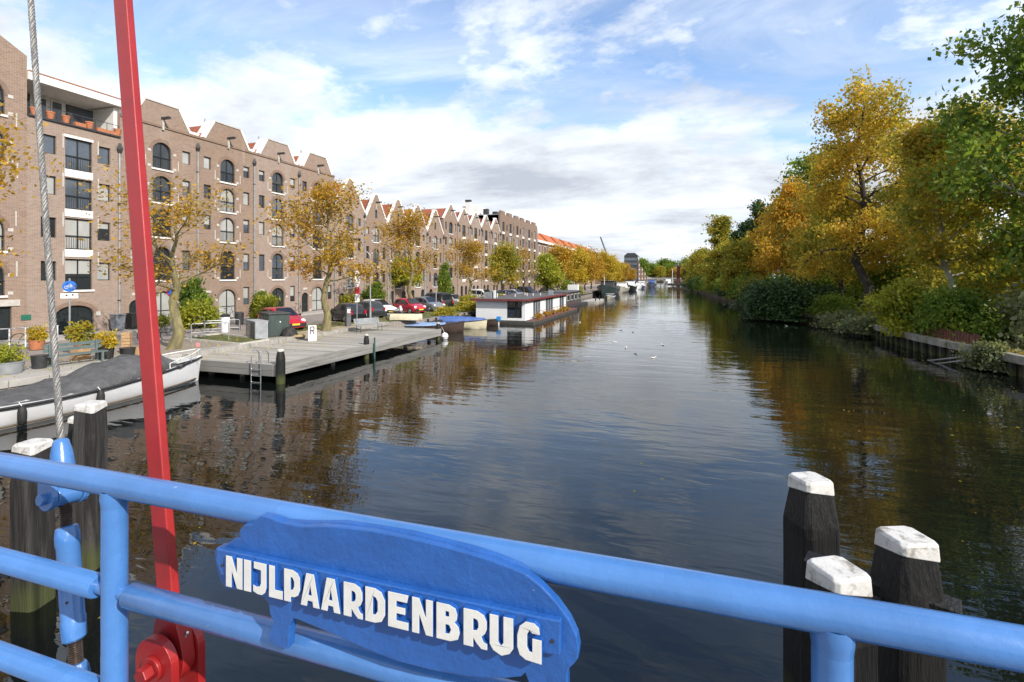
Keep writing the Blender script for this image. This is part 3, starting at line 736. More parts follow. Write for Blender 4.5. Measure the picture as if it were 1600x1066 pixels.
# ---- B: house with roof terrace
h = House('canal_warehouse', 'brown brick warehouse with roof terrace and white flat canopy', 19.0, 24.1,
          [(19.0,1),(24.1,1),(24.1,13.75),(19.0,13.75)], brick='brick4')
for z0, z1 in ((11.13,13.06),(8.71,10.61),(6.26,8.16)):
    h.win('rect', 21.65, z0, z1, 1.5, 0, sill=False, rail=True, panel=True, lintel=z1 > 12.5, pane='pane3' if z0 < 7 else 'pane2')
h.win('rect', 21.65, 3.77, 5.67, 1.5, 0, sill=True, pane='pane')
for yc in (20.05, 23.1):
    for i, (z0, z1) in enumerate(((11.85,12.95),(9.45,10.55),(6.9,8.1),(4.35,5.5))):
        h.win('rect', yc, z0, z1, .78, 0, sill=False, pane=('pane2','pane3','pane','pane3' if yc > 22 else 'pane')[i])
h.win('door', 21.45, 1.0, 2.82, 2.1, .55, sill=False, ring=True)
for s_ in (-1, 1): h.box('stone_block', MT['stone'], XF-.02, XF+.05, 21.45+s_*1.28-.13, 21.45+s_*1.28+.13, 2.1, 2.36)
for y in (20.78, 22.62):
    for z in (5.3, 7.6, 10.0, 12.35): h.anchor(y + (.12 if y > 22 else 0), z, z+.85)
h.pipe(24.0, 13.1)
h.finish()
# terrace: back wall, glazing, pots, canopy
h.box('terrace_floor', MT['concrete'], XF-12, XF-.02, 19.02, 24.08, 13.70, 13.78)
h.box('terrace_ledge', MT['darkmetal'], XF-.3, XF+.10, 19.02, 24.08, 13.78, 13.88)
h.box('terrace_wall', MT['white'], XF-2.6, XF-2.3, 19.02, 24.08, 13.8, 15.85)
for i, (a, b) in enumerate(((19.1,20.35),(20.6,21.25),(21.45,22.1),(22.3,23.9))):
    f = h.box('window', MT['white'] if 0 < i < 3 else MT['frame'], XF-2.3, XF-2.24, a, b, 13.95, 15.7)
    MB().box(XF-2.25, XF-2.235, a+.07, b-.07, 14.02, 15.63).build('pane', MT['glass2' if i else 'glass'], f)
h.box('side_screen', MT['white'], XF-2.3, XF-.25, 23.85, 24.08, 13.8, 15.8)
cn = h.box('canopy', MT['white'], XF-6, XF+.12, 19.02, 24.4, 15.85, 16.32)
MB().box(XF-6, XF+.16, 19.02, 24.44, 16.321, 16.37).build('canopy_edge', MT['terracotta'], cn)
rl = h.box('terrace_railing', MT['darkmetal'], XF-.05, XF-.02, 19.05, 24.05, 14.55, 14.585)
for y in np.arange(19.1, 24.1, .7): MB().box(XF-.05, XF-.025, y-.012, y+.012, 13.85, 14.56).build('railing_post', MT['darkmetal'], rl)
pr = random.Random(5)
for y in (19.35, 20.15, 20.95, 21.7, 22.25, 22.95, 23.55, 23.95):
    r = pr.uniform(.16, .23)
    if pr.random() < .5: MB().box(XF-.16, XF+.10, y-.3, y+.3, 13.88, 14.10).build('planter_trough', MT['terracotta'], h.root)
    else: MB().lathe([(r*.7,0),(r,.36),(r*1.08,.37),(r*1.08,.44),(r*.9,.44)], (XF-.02, y, 13.88), 12).build('flower_pot', MT['terracotta'], h.root, smooth=True)

# ---- C: four warehouses with cut-off gables
CB = [(24.1,29.8),(29.8,35.3),(35.3,40.8),(40.8,46.2)]
CL = ['brown warehouse with cut-off gable right of the red bar',
      'second brown warehouse from the red bar with cut-off gable',
      'third brown warehouse from the red bar with cut-off gable',
      'fourth cut-off gable warehouse, next to the first pointed red gable']
for i, (y0, y1) in enumerate(CB):
    yc = (y0+y1)/2 + .05
    h = House('canal_warehouse', CL[i], y0, y1, [(y0,1),(y1,1),(y1,15.42),(yc+2.1,15.42),(yc+1.22,16.95),(yc-1.22,16.95),(yc-2.1,15.42),(y0,15.42)], brick=('brick','brick2','brick4','brick')[i], eave=15.4)
    for k, (z0, z1) in enumerate(((12.3,14.2),(9.88,11.8),(7.43,9.43))):
        h.win('arch', yc, z0, z1, 1.42, .70, rail=True, blocks=True, ring=True)
    h.win('arch', yc, 4.34, 6.72, 1.42, .70, rail=True, blocks=True, ring=True)
    h.win('arch', yc, 1.12, 3.55, 1.7, .85, sill=False, blocks=True, ring=True, pane='pane3' if i in (0, 1, 3) else 'pane')
    for s_ in (-1, 1):
        for z0, z1 in ((13.05,14.0),(10.7,11.8),(8.3,9.45),(5.1,6.55)):
            h.win('rect', yc+s_*1.9, z0, z1, .66, 0, sill=False)
    h.win('rect', yc+1.9, 2.2, 3.7, .66, 0, sill=False)
    h.win('door', yc-1.85, 1.02, 3.0, .95, .46, sill=False)
    for zz in (4.8, 7.9, 10.3, 12.7):
        for s_ in (-1, 1): h.anchor(yc+s_*1.22, zz-.35, zz+.4)
    h.box('sign_plaque', MT['stone'], XF, XF+.04, yc-2.15, yc-1.6, 3.3, 3.48)
    h.pipe(y1-.02, 14.55)
    h.finish()
    h.box('string_course', MT['brick3'], XF-.02, XF+.07, y0+.003, y1-.003, 15.25, 15.42)
    h.coping([(yc-2.16,15.44),(yc-1.26,16.98)], depth=.95, th=.12); h.coping([(yc+1.26,16.98),(yc+2.16,15.44)], depth=.95, th=.12)
    h.box('gable_cap', MT['stone'], XF-.5, XF+.05, yc-1.28, yc+1.28, 16.955, 17.05)
    h.box('gutter_parapet', MT['white'], XF-1.4, XF-.5, y0+.02, yc-1.95, 15.42, 15.78)
    h.box('gutter_parapet', MT['white'], XF-1.4, XF-.5, yc+1.95, y1-.02, 15.42, 15.78)
    MB().prism([(y0+.3,15.35),(y1-.3,15.35),(yc+1.3,16.75),(yc-1.3,16.75)], 'x', XF-12, XF-.4).build('roof', MT['tile'], h.root)
    MB().cyl((XF-.9, yc-1.35, 16.7),(XF-.9, yc-1.35, 17.25), .07, n=8).build('vent_pipe', MT['zinc'], h.root)
    h.hoist(yc, 15.85)

# ---- D: five pointed gables
DB = [(46.25,51.65,1.0),(51.65,56.6,0),(56.6,61.85,.1),(61.85,67.25,.1),(67.25,72.7,0)]
DL = ['pointed gable warehouse next to the last cut-off gable, behind the second tree',
      'pointed gable warehouse with white coping left of the globe lamp',
      'pointed gable warehouse right of the globe street lamp',
      'pointed gable warehouse half hidden behind the third street tree',
      'narrow pointed gable warehouse in front of the taller gabled row']
def pointed(h, y0, y1, zb, za):
    yc = (y0+y1)/2
    h.coping([(y0+.02,zb-.12),(yc-.32,za-.05)], th=.17); h.coping([(yc+.32,za-.05),(y1-.02,zb-.12)], th=.17)
    h.box('gable_top', MT['white'], XF-.5, XF+.05, yc-.34, yc+.34, za-.02, za+.16)
    h.gable_roof(zb-.12, za-.50)
for i, (y0, y1, up) in enumerate(DB):
    yc = (y0+y1)/2; zb, za = 11.3+up, 14.55+up*.95
    h = House('canal_warehouse', DL[i], y0, y1, [(y0,1),(y1,1),(y1,zb),(yc+.3,za),(yc-.3,za),(y0,zb)], brick=('brick4','brick2','brick','brick4','brick2')[i], eave=zb-.2)
    h.win('rect', yc, 11.7+up, 12.7+up, .55, .25, sill=False, detail=False)
    for z0, z1 in ((8.78,10.7),(5.8,8.0),(3.06,5.12)):
        z0 += up*(.9 if z0 > 5 else .3); z1 += up*(.9 if z1 > 6 else .3)
        h.win('arch', yc, z0, z1, 1.3, .62, rail=z0 > 3.5, blocks=True, ring=True)
    for s_ in (-1, 1):
        for z0, z1 in ((9.64,10.5),(6.75,8.2),(3.85,5.25)):
            h.win('rect', yc+s_*1.75, z0+up*.8, z1+up*.8, .62, 0, sill=False, detail=False)
        h.win('door', yc+s_*1.45, 1.02, 2.75, 1.05, .5, sill=False)
    h.pipe(y1-.02, zb-.55)
    h.finish(); pointed(h, y0, y1, zb, za); h.hoist(yc, za-1.0)

# ---- E: five higher gables
EB = [72.75,78.1,83.35,88.7,93.8,99.1]
EL = ['first of the five taller gables beyond the low ones', 'second taller gable, with tall windows over white panels', 'middle one of the five taller pointed gables',
      'fourth taller pointed gable, left of the last gable', 'last pointed gable, against the crenellated block']
for i in range(5):
    y0, y1 = EB[i]+.01, EB[i+1]-.01; yc = (y0+y1)/2; zb, za = 13.8, 16.15
    h = House('canal_warehouse', EL[i], y0, y1, [(y0,1),(y1,1),(y1,zb),(yc+.3,za),(yc-.3,za),(y0,zb)], brick=('brick2','brick','brick4','brick2','brick')[i], eave=zb-.2)
    for k in range(5):
        z0 = 11.5 - k*2.42
        if k == 4: h.win('door', yc-.9, 1.02, 3.0, 1.1, .5, sill=False, detail=False); h.win('door', yc+.9, 1.02, 3.0, 1.1, .5, sill=False, detail=False)
        elif i == 0: h.win('arch', yc, z0, z0+1.85, 1.4, .68, rail=True, detail=False, ring=True)
        else: h.win('rect', yc, z0-.1, z0+1.85, 1.4, 0, sill=False, rail=True, panel=True, detail=False)
        if k < 4:
            for s_ in (-1, 1): h.win('rect', yc+s_*1.75, z0+.55, z0+1.75, .62, 0, sill=False, detail=False)
    h.pipe(y1-.02, zb-.5)
    h.finish(); pointed(h, y0, y1, zb, za); h.hoist(yc, za-1.0)

# ---- G: crenellated block
h = House('warehouse_block', 'long flat brick block with crenellated parapet beyond the gables', 99.12, 127.5, [(99.12,1),(127.5,1),(127.5,17.6),(99.12,17.6)], brick='brick3', depth=16, eave=17.4)
cols = [101.2,105.9,110.8,115.3,120.3,125.2]
for j, yc in enumerate(cols):
    for k in range(5):
        z0 = 13.95 - 2.6*k
        h.win('rect', yc, z0, z0+2.05, 1.45, 0, sill=False, panel=True, detail=False)
        if j < 5: h.win('rect', (yc+cols[j+1])/2, z0+.35, z0+1.65, .8, 0, sill=False, detail=False)
    h.win('door', yc, 1.02, 3.0, 1.4, .4, sill=False, detail=False)
    h.box('merlon', MT['brick3'], XF-.5, XF+.02, yc-2.15+ .6, yc+.95, 17.6, 18.25)
    if j % 2: h.pipe(yc+2.3, 17.2, False)
h.finish()
MB().box(XF-16, XF-.37, 99.13, 99.20, 13, 17.45).build('side_render', MT['grey_render'], h.root)
h.box('penthouse', MT['white'], XF-9, XF-5.5, 100.5, 106, 17.4, 19.6)
MB().box(XF-8, XF-7.0, 99.8, 100.4, 17.4, 20.4).build('chimney', MT['white'], h.root)
MB().box(XF-8.1, XF-6.9, 99.7, 100.5, 20.4, 20.8).build('chimney_cap', MT['darkmetal'], h.root)
MB().box(XF-4.5, XF-3.5, 101, 102, 17.4, 18.9).build('roof_vent', MT['darkmetal'], h.root)
MB().box(XF-2.6, XF-1.6, 101.5, 103, 17.4, 18.3).build('roof_vent', MT['darkmetal'], h.root)

# ---- F: long low block with orange roofs
h = House('warehouse_block', 'long brick warehouse with white cornice and a row of orange roofs', 127.6, 221, [(127.6,1),(221,1),(221,13.4),(127.6,13.4)], brick='brick2', depth=14, eave=13.3)
yc = 129.8; j = 0
while yc < 219:
    for k in range(4):
        z0 = 10.9 - 2.7*k
        h.win('rect', yc, z0, z0+1.75, 1.25 if j % 2 == 0 else .7, 0, sill=False, panel=j % 2 == 0, lintel=j % 2 == 0 and k == 0, detail=False)
    yc += 2.9; j += 1
h.finish()
h.box('cornice', MT['white'], XF-.4, XF+.55, 127.6, 221, 13.45, 13.95)
h.box('parapet', MT['stone'], XF-.6, XF-.1, 127.65, 220.9, 13.95, 14.25)
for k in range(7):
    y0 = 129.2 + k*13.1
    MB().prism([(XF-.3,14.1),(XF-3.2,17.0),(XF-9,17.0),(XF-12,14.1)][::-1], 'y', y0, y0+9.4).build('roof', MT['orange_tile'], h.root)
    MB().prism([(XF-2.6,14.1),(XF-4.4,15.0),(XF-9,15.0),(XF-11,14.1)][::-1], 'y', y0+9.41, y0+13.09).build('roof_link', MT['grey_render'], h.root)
# ================================================================== VEGETATION
def leaf_mesh(name, centers, sizes, mt, rng, aspect=.62, hang=0.):
    n = len(centers)
    u = rng.normal(size=(n,3)); u[:,2] -= hang; u /= np.linalg.norm(u, axis=1)[:,None]
    w = rng.normal(size=(n,3)); v = np.cross(u, w); v /= np.linalg.norm(v, axis=1)[:,None]
    s = sizes[:,None]
    nn = np.cross(u, v)
    P = np.stack([centers-u*s, centers+v*s*aspect+nn*s*.12, centers+u*s, centers-v*s*aspect+nn*s*.12], axis=1).reshape(-1,3)
    me = bpy.data.meshes.new(name)
    me.vertices.add(4*n); me.vertices.foreach_set('co', P.ravel())
    me.loops.add(4*n); me.loops.foreach_set('vertex_index', np.arange(4*n))
    me.polygons.add(n); me.polygons.foreach_set('loop_start', np.arange(0,4*n,4))
    me.update(calc_edges=True); me.materials.append(mt)
    return me
def unit(v): return v/np.linalg.norm(v)
def skeleton(rng, H, fork, rx, rz0, limbs, tr, shape, lean, up, droop, subs, trunk_top=.88):
    """returns trunk tube, branch tubes, leaf points. crown: radius rx between heights fork..H"""
    K = 8
    tp = [np.array([lean[0]*(i/K)**1.3*H, lean[1]*(i/K)**1.3*H, trunk_top*H*i/K]) + (rng.normal(size=3)*.012*H*np.array([1,1,0]) if i else 0) for i in range(K+1)]
    trr = [tr*(1.25 if i == 0 else 1)*(1-.86*i/K) for i in range(K+1)]
    def at(z):
        f = min(max(z/(trunk_top*H), 0), 1)*K; i = min(int(f), K-1); return tp[i]+(tp[i+1]-tp[i])*(f-i), tr*(1-.86*f/K)
    br = []; tips = []
    for k in range(limbs):
        f = (k+.5)/limbs
        z0 = fork + (trunk_top*H-fork)*(f**1.05)*.93
        p, r0 = at(z0)
        hf = f
        if shape == 'round': L = rx*(.62+.55*math.sin(math.pi*min(1,.15+hf*.8)))*(1 if hf < .75 else .8)
        elif shape == 'vase': L = rx*(.95 + .35*hf)
        elif shape == 'column': L = rx*(1.15-.55*hf)
        elif shape == 'cone': L = rx*(1.25-1.0*hf)
        else: L = rx*(.85+.3*math.sin(math.pi*hf))
        L *= rng.uniform(.78, 1.2)
        az = k*2.39996 + rng.uniform(-.4,.4)
        el = R(up[0] + (up[1]-up[0])*hf + rng.uniform(-9, 9))
        d = np.array([math.cos(az)*math.cos(el), math.sin(az)*math.cos(el), math.sin(el)])
        pts = [p]; rs = [max(.02, r0*.55)]
        n = 5; q = p.copy()
        for i in range(n):
            d = unit(d + rng.normal(size=3)*.13 + np.array([0,0,.06 if droop <= 0 else -droop*(i+1)/n]))
            q = q + d*L/n; pts.append(q.copy()); rs.append(max(.010, rs[0]*(1-.17*(i+1))))
        br.append((pts, rs))
        for i in range(2, n+1): tips.append((pts[i], L))
        for m in range(subs):
            fi = rng.uniform(.3, .98)*n; i = min(int(fi), n-1); b0 = pts[i]+(pts[i+1]-pts[i])*(fi-i)
            dd = unit(unit(pts[i+1]-pts[i]) + rng.normal(size=3)*.75 + np.array([0,0,-droop*.8 if droop > 0 else .12]))
            l2 = L*rng.uniform(.25, .5); e = [b0]; q2 = b0
            for j in range(3):
                dd = unit(dd + rng.normal(size=3)*.18 + np.array([0,0,-droop*1.2 if droop > 0 else .05])); q2 = q2+dd*l2/3; e.append(q2.copy())
            br.append((e, [max(.008, rs[i]*.45), max(.007, rs[i]*.33), .007, .005]))
            for j in (1, 2, 3): tips.append((e[j], l2*2))
    return tp, trr, br, tips
def tree_meshes(seed, H, fork, rx, tr, nleaf, ls, leaf, bark, limbs=12, shape='round', lean=(0,0), up=(30,72), droop=0., subs=5, clump=.42, hang=0., keep=1.0, trunk_top=.88, fill=0):
    rng = np.random.default_rng(seed)
    tp, trr, br, tips = skeleton(rng, H, fork, rx, 0, limbs, tr, shape, lean, up, droop, subs, trunk_top)
    tm = MB().tube(tp, trr, 9).mesh('trunk', MT[bark], smooth=True, fix=False)
    mb = MB()
    for p, r in br: mb.tube(p, r, 5, caps=False)
    bm_ = mb.mesh('branches', MT[bark], fix=False)
    T = np.array([t[0] for t in tips])
    if keep < 1: T = T[rng.random(len(T)) < keep]
    if fill:
        zc, zr = (fork*.8+H)/2, (H-fork*.8)/2
        a = rng.normal(size=(fill,3)); a /= np.linalg.norm(a, axis=1)[:,None]; a *= rng.random((fill,1))**.4
        F = a*np.array([rx*1.05, rx*1.05, zr]) + np.array([lean[0]*H*.6, lean[1]*H*.6, zc]); T = np.vstack([T, F])
    wgt = rng.random(len(T))**2.0 + .05; idx = rng.choice(len(T), nleaf, p=wgt/wgt.sum())
    off = rng.normal(size=(nleaf,3))*clump*np.array([1,1,.75]); off[:,2] -= hang*np.abs(rng.normal(size=nleaf))
    c = T[idx] + off
    c = c[c[:,2] > fork*.45]
    sz = ls*rng.choice([.55,.8,1.0,1.25,1.5], len(c))*rng.uniform(.85,1.15,len(c))
    return tm, bm_, leaf_mesh('crown', c, sz, MT[leaf], rng, hang=.5+hang)
def plant_tree(name, label, meshes, loc, rz=0., sc=1., group=None, cat='tree'):
    t = thing(name, label, cat, loc, rz, group); t.scale = sc if isinstance(sc, tuple) else (sc,)*3
    link('trunk', meshes[0], t)
    tag(link('branches', meshes[1], t), kind='stuff')
    tag(link('crown', meshes[2], t), kind='stuff')
    return t
GL_ = 'street trees along the quay'
t1 = tree_meshes(101, 9.6, 3.4, 3.1, .245, 3400, .075, 'L_ochre', 'bark', 12, 'vase', up=(22,68), subs=13, clump=.34, keep=.42)
plant_tree('street_tree', 'sparse yellow leaved tree with lichen covered trunk right of the red bar', t1, (-24.0,18.9,1), 2.1, (1.18,1.18,.74), GL_)
t2 = tree_meshes(102, 9.9, 3.3, 2.75, .22, 7600, .074, 'L_ochre', 'bark', 13, 'round', up=(22,74), subs=9, clump=.42, keep=.7)
plant_tree('street_tree', 'ochre leaved tree behind the slatted bench on the jetty', t2, (-22.1,28.0,1), .6, (1.15,1.15,.95), GL_)
t3 = tree_meshes(103, 10.6, 3.6, 2.9, .23, 6000, .085, 'L_ochre', 'bark', 13, 'round', up=(22,72), subs=7, clump=.48, keep=.8)
plant_tree('street_tree', 'golden tree growing in front of the small red car', t3, (-25.4,44.8,1), 1.9, (1.1,1.1,.93), GL_)
t4 = tree_meshes(104, 8.8, 3.2, 2.6, .2, 5200, .092, 'L_ochre', 'bark', 12, 'round', up=(18,70), subs=6, clump=.45)
plant_tree('street_tree', 'ochre tree standing just left of the white houseboat', t4, (-24.6,57.7,1), 0., (1.05,1.05,.88), GL_)
t2b = tree_meshes(112, 9.9, 3.3, 3.0, .22, 12000, .075, 'L_ochre', 'bark', 14, 'round', up=(10,70), subs=8, clump=.45)
plant_tree('street_tree', 'leafy yellow branch tree reaching in from the left edge', t2b, (-24.7,9.6,1), 2.6, (1.15,1.15,1.08), GL_)
t5 = tree_meshes(105, 7.2, 2.3, 2.5, .16, 7500, .13, 'L_mixed', 'bark_dark', 11, 'round', up=(15,70), subs=5, clump=.5)
t6 = tree_meshes(106, 8.2, 2.4, 2.4, .16, 900, .12, 'L_ochre', 'bark_dark', 13, 'round', up=(30,75), subs=8, clump=.4)
t7 = tree_meshes(107, 9.2, 2.2, 3.1, .2, 10000, .16, 'L_gold', 'bark_dark', 12, 'round', up=(12,70), subs=5, clump=.65, fill=40)
t8 = tree_meshes(108, 9.0, 2.0, 3.0, .2, 10000, .16, 'L_ochre', 'bark_dark', 12, 'round', up=(12,70), subs=5, clump=.65, fill=40)
t9 = tree_meshes(109, 6.8, 1.2, 2.3, .14, 8000, .14, 'L_lime', 'bark_dark', 11, 'cone', up=(15,70), subs=5, clump=.45, fill=30)
for args in (
    ('low spreading yellow tree behind the houseboat roof, left end', t5, (-24.2,68.5,1), .4, 1.0),
    ('nearly bare brown tree rising behind the houseboat roof', t6, (-24.3,79.5,1), .8, 1.0),
    ('green and yellow bushy tree at the far end of the houseboat', t9, (-21.6,84.5,1), 1.2, 1.12),
    ('full ochre tree in front of the orange roofed block, nearest one', t8, (-24.0,103,1), 2.2, 1.0),
    ('golden tree behind the moored sloop and dinghy pontoon', t7, (-23.2,116,1), .3, .95),
    ('ochre tree above the bow of the dark barge', t8, (-23.5,131,1), 4.0, 1.0),
    ('tall brownish tree below the crane jib', t8, (-24.5,146,1), 5.0, 1.12),
    ('round golden tree left of the far grey tower', t7, (-21.5,158,1), 3.0, 1.05),
    ('golden tree over the white cabin cruisers', t7, (-21.0,172,1), 1.0, .85),
    ('ochre tree right below the far grey tower', t8, (-20.8,192,1), 1.7, .85),
    ('last ochre tree on the left bank before the far bridge', t8, (-20.0,222,1), 2.7, .7)):
    plant_tree('street_tree', args[0], args[1], args[2], args[3], args[4], GL_)

# ---- wooded right bank
GR = 'trees on the wooded bank'
def wood(label, meshes, loc, rz=0., sc=1., name='bank_tree'): return plant_tree(name, label, meshes, (loc[0], loc[1], .95), rz, sc, GR)
birch = tree_meshes(201, 22.0, 5.5, 4.0, .38, 30000, .12, 'L_birch', 'bark_dark', 26, 'oval', up=(15,72), droop=.22, subs=9, clump=.42, hang=.7, trunk_top=.93)
wood('tall weeping golden birch, highest tree on the right bank', birch, (16.3,56.5), .6, (1.22,1.22,1.0), 'birch_tree')
b2 = tree_meshes(202, 15.5, 3.0, 4.4, .3, 22000, .135, 'L_mixed', 'bark_dark', 20, 'round', up=(8,72), droop=.08, subs=7, clump=.55, fill=25)
wood('yellow leaved tree in front of and left of the tall birch', b2, (17.0,67.0), 1.1, (1.0,1.0,.93))
mp_ = tree_meshes(203, 21.5, 4.0, 5.2, .34, 30000, .14, 'L_green', 'bark_birch', 26, 'round', up=(6,70), subs=8, clump=.5, lean=(-.02,-.05))
wood('big green maple turning yellow at the right edge of the picture', mp_, (20.3,36.0), .3, 1.02, 'maple_tree')
b4 = tree_meshes(204, 17.5, 4.0, 3.6, .26, 18000, .135, 'L_mixed', 'bark_birch', 20, 'round', up=(15,72), subs=7, clump=.55, lean=(-.10,.05), fill=15)
wood('green and yellow tree with pale leaning trunk between birch and maple', b4, (17.3,41.8), .2, (.9,.9,.86))
b5 = tree_meshes(205, 13.2, 3.2, 3.6, .24, 17000, .15, 'L_orange', 'bark_dark', 16, 'round', up=(10,70), subs=6, clump=.6, fill=50)
wood('orange brown tree above the dark rounded bush', b5, (14.8,80.0), 0., (1.1,1.1,1.22))
wood('orange tree farther back behind the dark bush', b5, (15.5,92.0), 2.5, (1.1,1.1,1.15))
pine = tree_meshes(206, 17.0, 6.5, 3.1, .26, 9500, .22, 'L_deep', 'bark_dark', 12, 'oval', up=(18,55), subs=5, clump=.55)
wood('dark green clumpy tree poking above the orange ones', pine, (14.3,103.5), 1., 1., 'pine_tree')
wood('dark green clumpy tree leaning out beside the poplar', pine, (12.8,115.0), 3.4, .87, 'pine_tree')
b8 = tree_meshes(207, 21.5, 2.0, 3.0, .32, 26000, .22, 'L_poplar', 'bark_dark', 30, 'column', up=(45,82), subs=5, clump=.6, fill=50)
wood('slim yellow green poplar at the far end of the right bank trees', b8, (10.2,150.0), 0., (1.4,1.4,1.0), 'poplar_tree')
b9 = tree_meshes(208, 10.2, 1.2, 3.7, .2, 20000, .2, 'L_mixed', 'bark_dark', 16, 'round', up=(2,68), subs=6, clump=.7, fill=80)
wood('low olive green tree overhanging the water below the poplar', b9, (10.2,122.0), .5, (1.05,1.05,1.0))
wood('olive tree overhanging the water left of the dark bush', b9, (10.9,97.0), 1.9, (1.0,1.0,.92))
wood('olive tree at the waterside beyond the poplar', b9, (6.5,175.0), 3.0, (1.15,1.15,1.1))
b10 = tree_meshes(209, 19.5, 5.0, 3.8, .28, 11000, .2, 'L_green', 'bark_dark', 14, 'oval', up=(15,62), subs=6, clump=.55, lean=(-.05,.0))
wood('tall loose green tree leaning out left of the birch', b10, (17.2,84.0), 2.6, (1.15,1.15,1.1))
wood('yellow tree in the gap behind birch and maple', b2, (25.5,58.0), 2.0, (1.2,1.2,1.25))
wood('yellow backlit tree low behind the birch trunk', b2, (26.0,72.0), 4.0, (1.1,1.1,.95))
wood('golden tree closing the view behind the orange ones', b2, (22.5,98.0), 5.0, (1.15,1.15,1.05))
wood('green tree behind the maple, its crown cut by the right edge', mp_, (27.5,45.0), 2.2, (1.0,1.0,.8), 'maple_tree')
def bush_meshes(seed, r, hgt, n, ls, leaf, clumps=40, hang=0.):
    rng = np.random.default_rng(seed)
    a = rng.normal(size=(clumps,3)); a /= np.linalg.norm(a, axis=1)[:,None]; a *= rng.random((clumps,1))**.35
    a[:,2] = np.abs(a[:,2]); T = a*np.array([r, r, hgt*.9]); T[:,2] += .1*hgt
    idx = rng.integers(0, clumps, n)
    off = rng.normal(size=(n,3))*np.array([.24,.24,.2])*min(r, hgt*1.2); off[:,2] -= hang*np.abs(rng.normal(size=n))
    c = T[idx]+off
    c[:,2] = np.maximum(c[:,2], -.35 if hang else .02)
    mb = MB()
    for k in range(9):
        e = T[rng.integers(0, clumps)]; mb.tube([(rng.normal()*.08*r, rng.normal()*.08*r, 0), e*.5+rng.normal(size=3)*.05*r, e], [.03*hgt**.5, .02, .008], 5, caps=False)
    return mb.mesh('stems', MT['bark_dark'], fix=False), leaf_mesh('foliage', c, ls*rng.uniform(.6,1.35,n), MT[leaf], rng, hang=hang)
def bush(label, meshes, loc, sc=1., rz=0., name='bush', group=None, cat='shrub'):
    t = thing(name, label, cat, loc, rz, group); t.scale = sc if isinstance(sc, tuple) else (sc,)*3
    tag(link('stems', meshes[0], t), kind='stuff'); tag(link('foliage', meshes[1], t), kind='stuff')
    return t
bd = bush_meshes(301, 3.4, 3.4, 15000, .15, 'L_deep', 60)
bush('large rounded dark green bush overhanging the water on the right bank', bd, (10.4,60.5,.3), (1.15,1.1,1.0))
bush('dark green bush set back beside the large rounded one', bd, (13.6,63.0,.6), (.8,.8,.75), 2.)
bl = bush_meshes(302, 1.7, 3.3, 6500, .13, 'L_lime', 40)
bush('bright yellow green shrub hanging over the timber quay', bl, (14.2,41.2,.7), (.9,1.0,1.05))
bush('yellow shrub under the birch trunks', bl, (16.6,50.0,.9), (1.1,1.1,.8), 1.)
bg_ = bush_meshes(303, 2.2, 3.0, 8000, .13, 'L_green', 46)
bush('green shrub between the yellow shrub and the leaning trunk', bg_, (15.9,37.8,.9), (.85,.95,.9))
bush('green undergrowth beside the large dark bush', bg_, (13.9,56.5,.8), (.8,.9,.6), 1.2)
bs = bush_meshes(304, 2.6, 3.0, 9000, .14, 'L_sage', 44)
bush('pale sage green shrub on the bank at the right edge', bs, (19.4,32.6,.9), (1.0,1.05,1.25))
bush('pale sage shrub behind the leaning trunk', bs, (20.5,38.0,.9), (1.0,1.0,.9), 2.)
br_ = bush_meshes(305, 1.2, 1.0, 3500, .10, 'L_sage', 26, hang=.35)
bush('grey green brambles trailing into the water near the right edge', br_, (14.3,31.4,.45), (.7,1.1,.9), cat='bramble')
bush('grey green brambles trailing over the quay under the birch', br_, (13.4,45.6,.65), (.9,1.4,1.0), 1., cat='bramble')
bush('small trailing bramble next to the large dark bush', br_, (13.4,51.6,.55), (.9,1.5,1.0), 2., cat='bramble')
rr = random.Random(9)
for i, lab in enumerate(('bare fallen branch lying in the water below the brambles', 'second bare grey branch sticking out of the quay brambles')):
    o = MB().tube([(14.4,31.2+i*.7,.7),(13.6,31.8+i*.9,.35),(13.0,32.6+i,.05),(12.7,33.0+i,-.05)], [.06,.05,.04,.02], 6).build('fallen_branch', MT['grey_wood'])
    tag(o, lab, 'branch')
by = bush_meshes(306, 2.6, 4.2, 7000, .15, 'L_poplar', 44)
UN = [(19.5,47.5,by,1.0,'yellow undergrowth beside the maple trunk'),(21.5,54.5,by,1.1,'yellow undergrowth right behind the birch trunk'),(20.5,62.5,bg_,1.5,'green undergrowth left of the birch trunk'),(23.0,69.0,by,1.2,'yellow undergrowth behind the golden waterside tree'),
      (19.0,76.0,bg_,1.5,'green undergrowth under the first orange tree'),(18.5,86.0,by,1.2,'yellow undergrowth between the two orange trees'),(26.5,50.5,bg_,1.7,'green thicket far behind the maple'),(31.0,58.0,by,1.6,'yellow thicket far behind the birch'),
      (33.0,70.0,bg_,1.9,'green thicket behind the yellow backdrop trees'),(31.0,84.0,by,1.7,'yellow thicket beyond the loose green tree'),(28.0,98.0,bg_,1.9,'green thicket behind the golden closing tree'),(14.0,108.0,bg_,1.4,'green thicket at the foot of the dark clumpy tree'),
      (24.0,41.5,by,1.3,'yellow thicket behind the pale leaning trunk'),(24.5,33.5,bg_,1.6,'green thicket behind the sage shrub')]
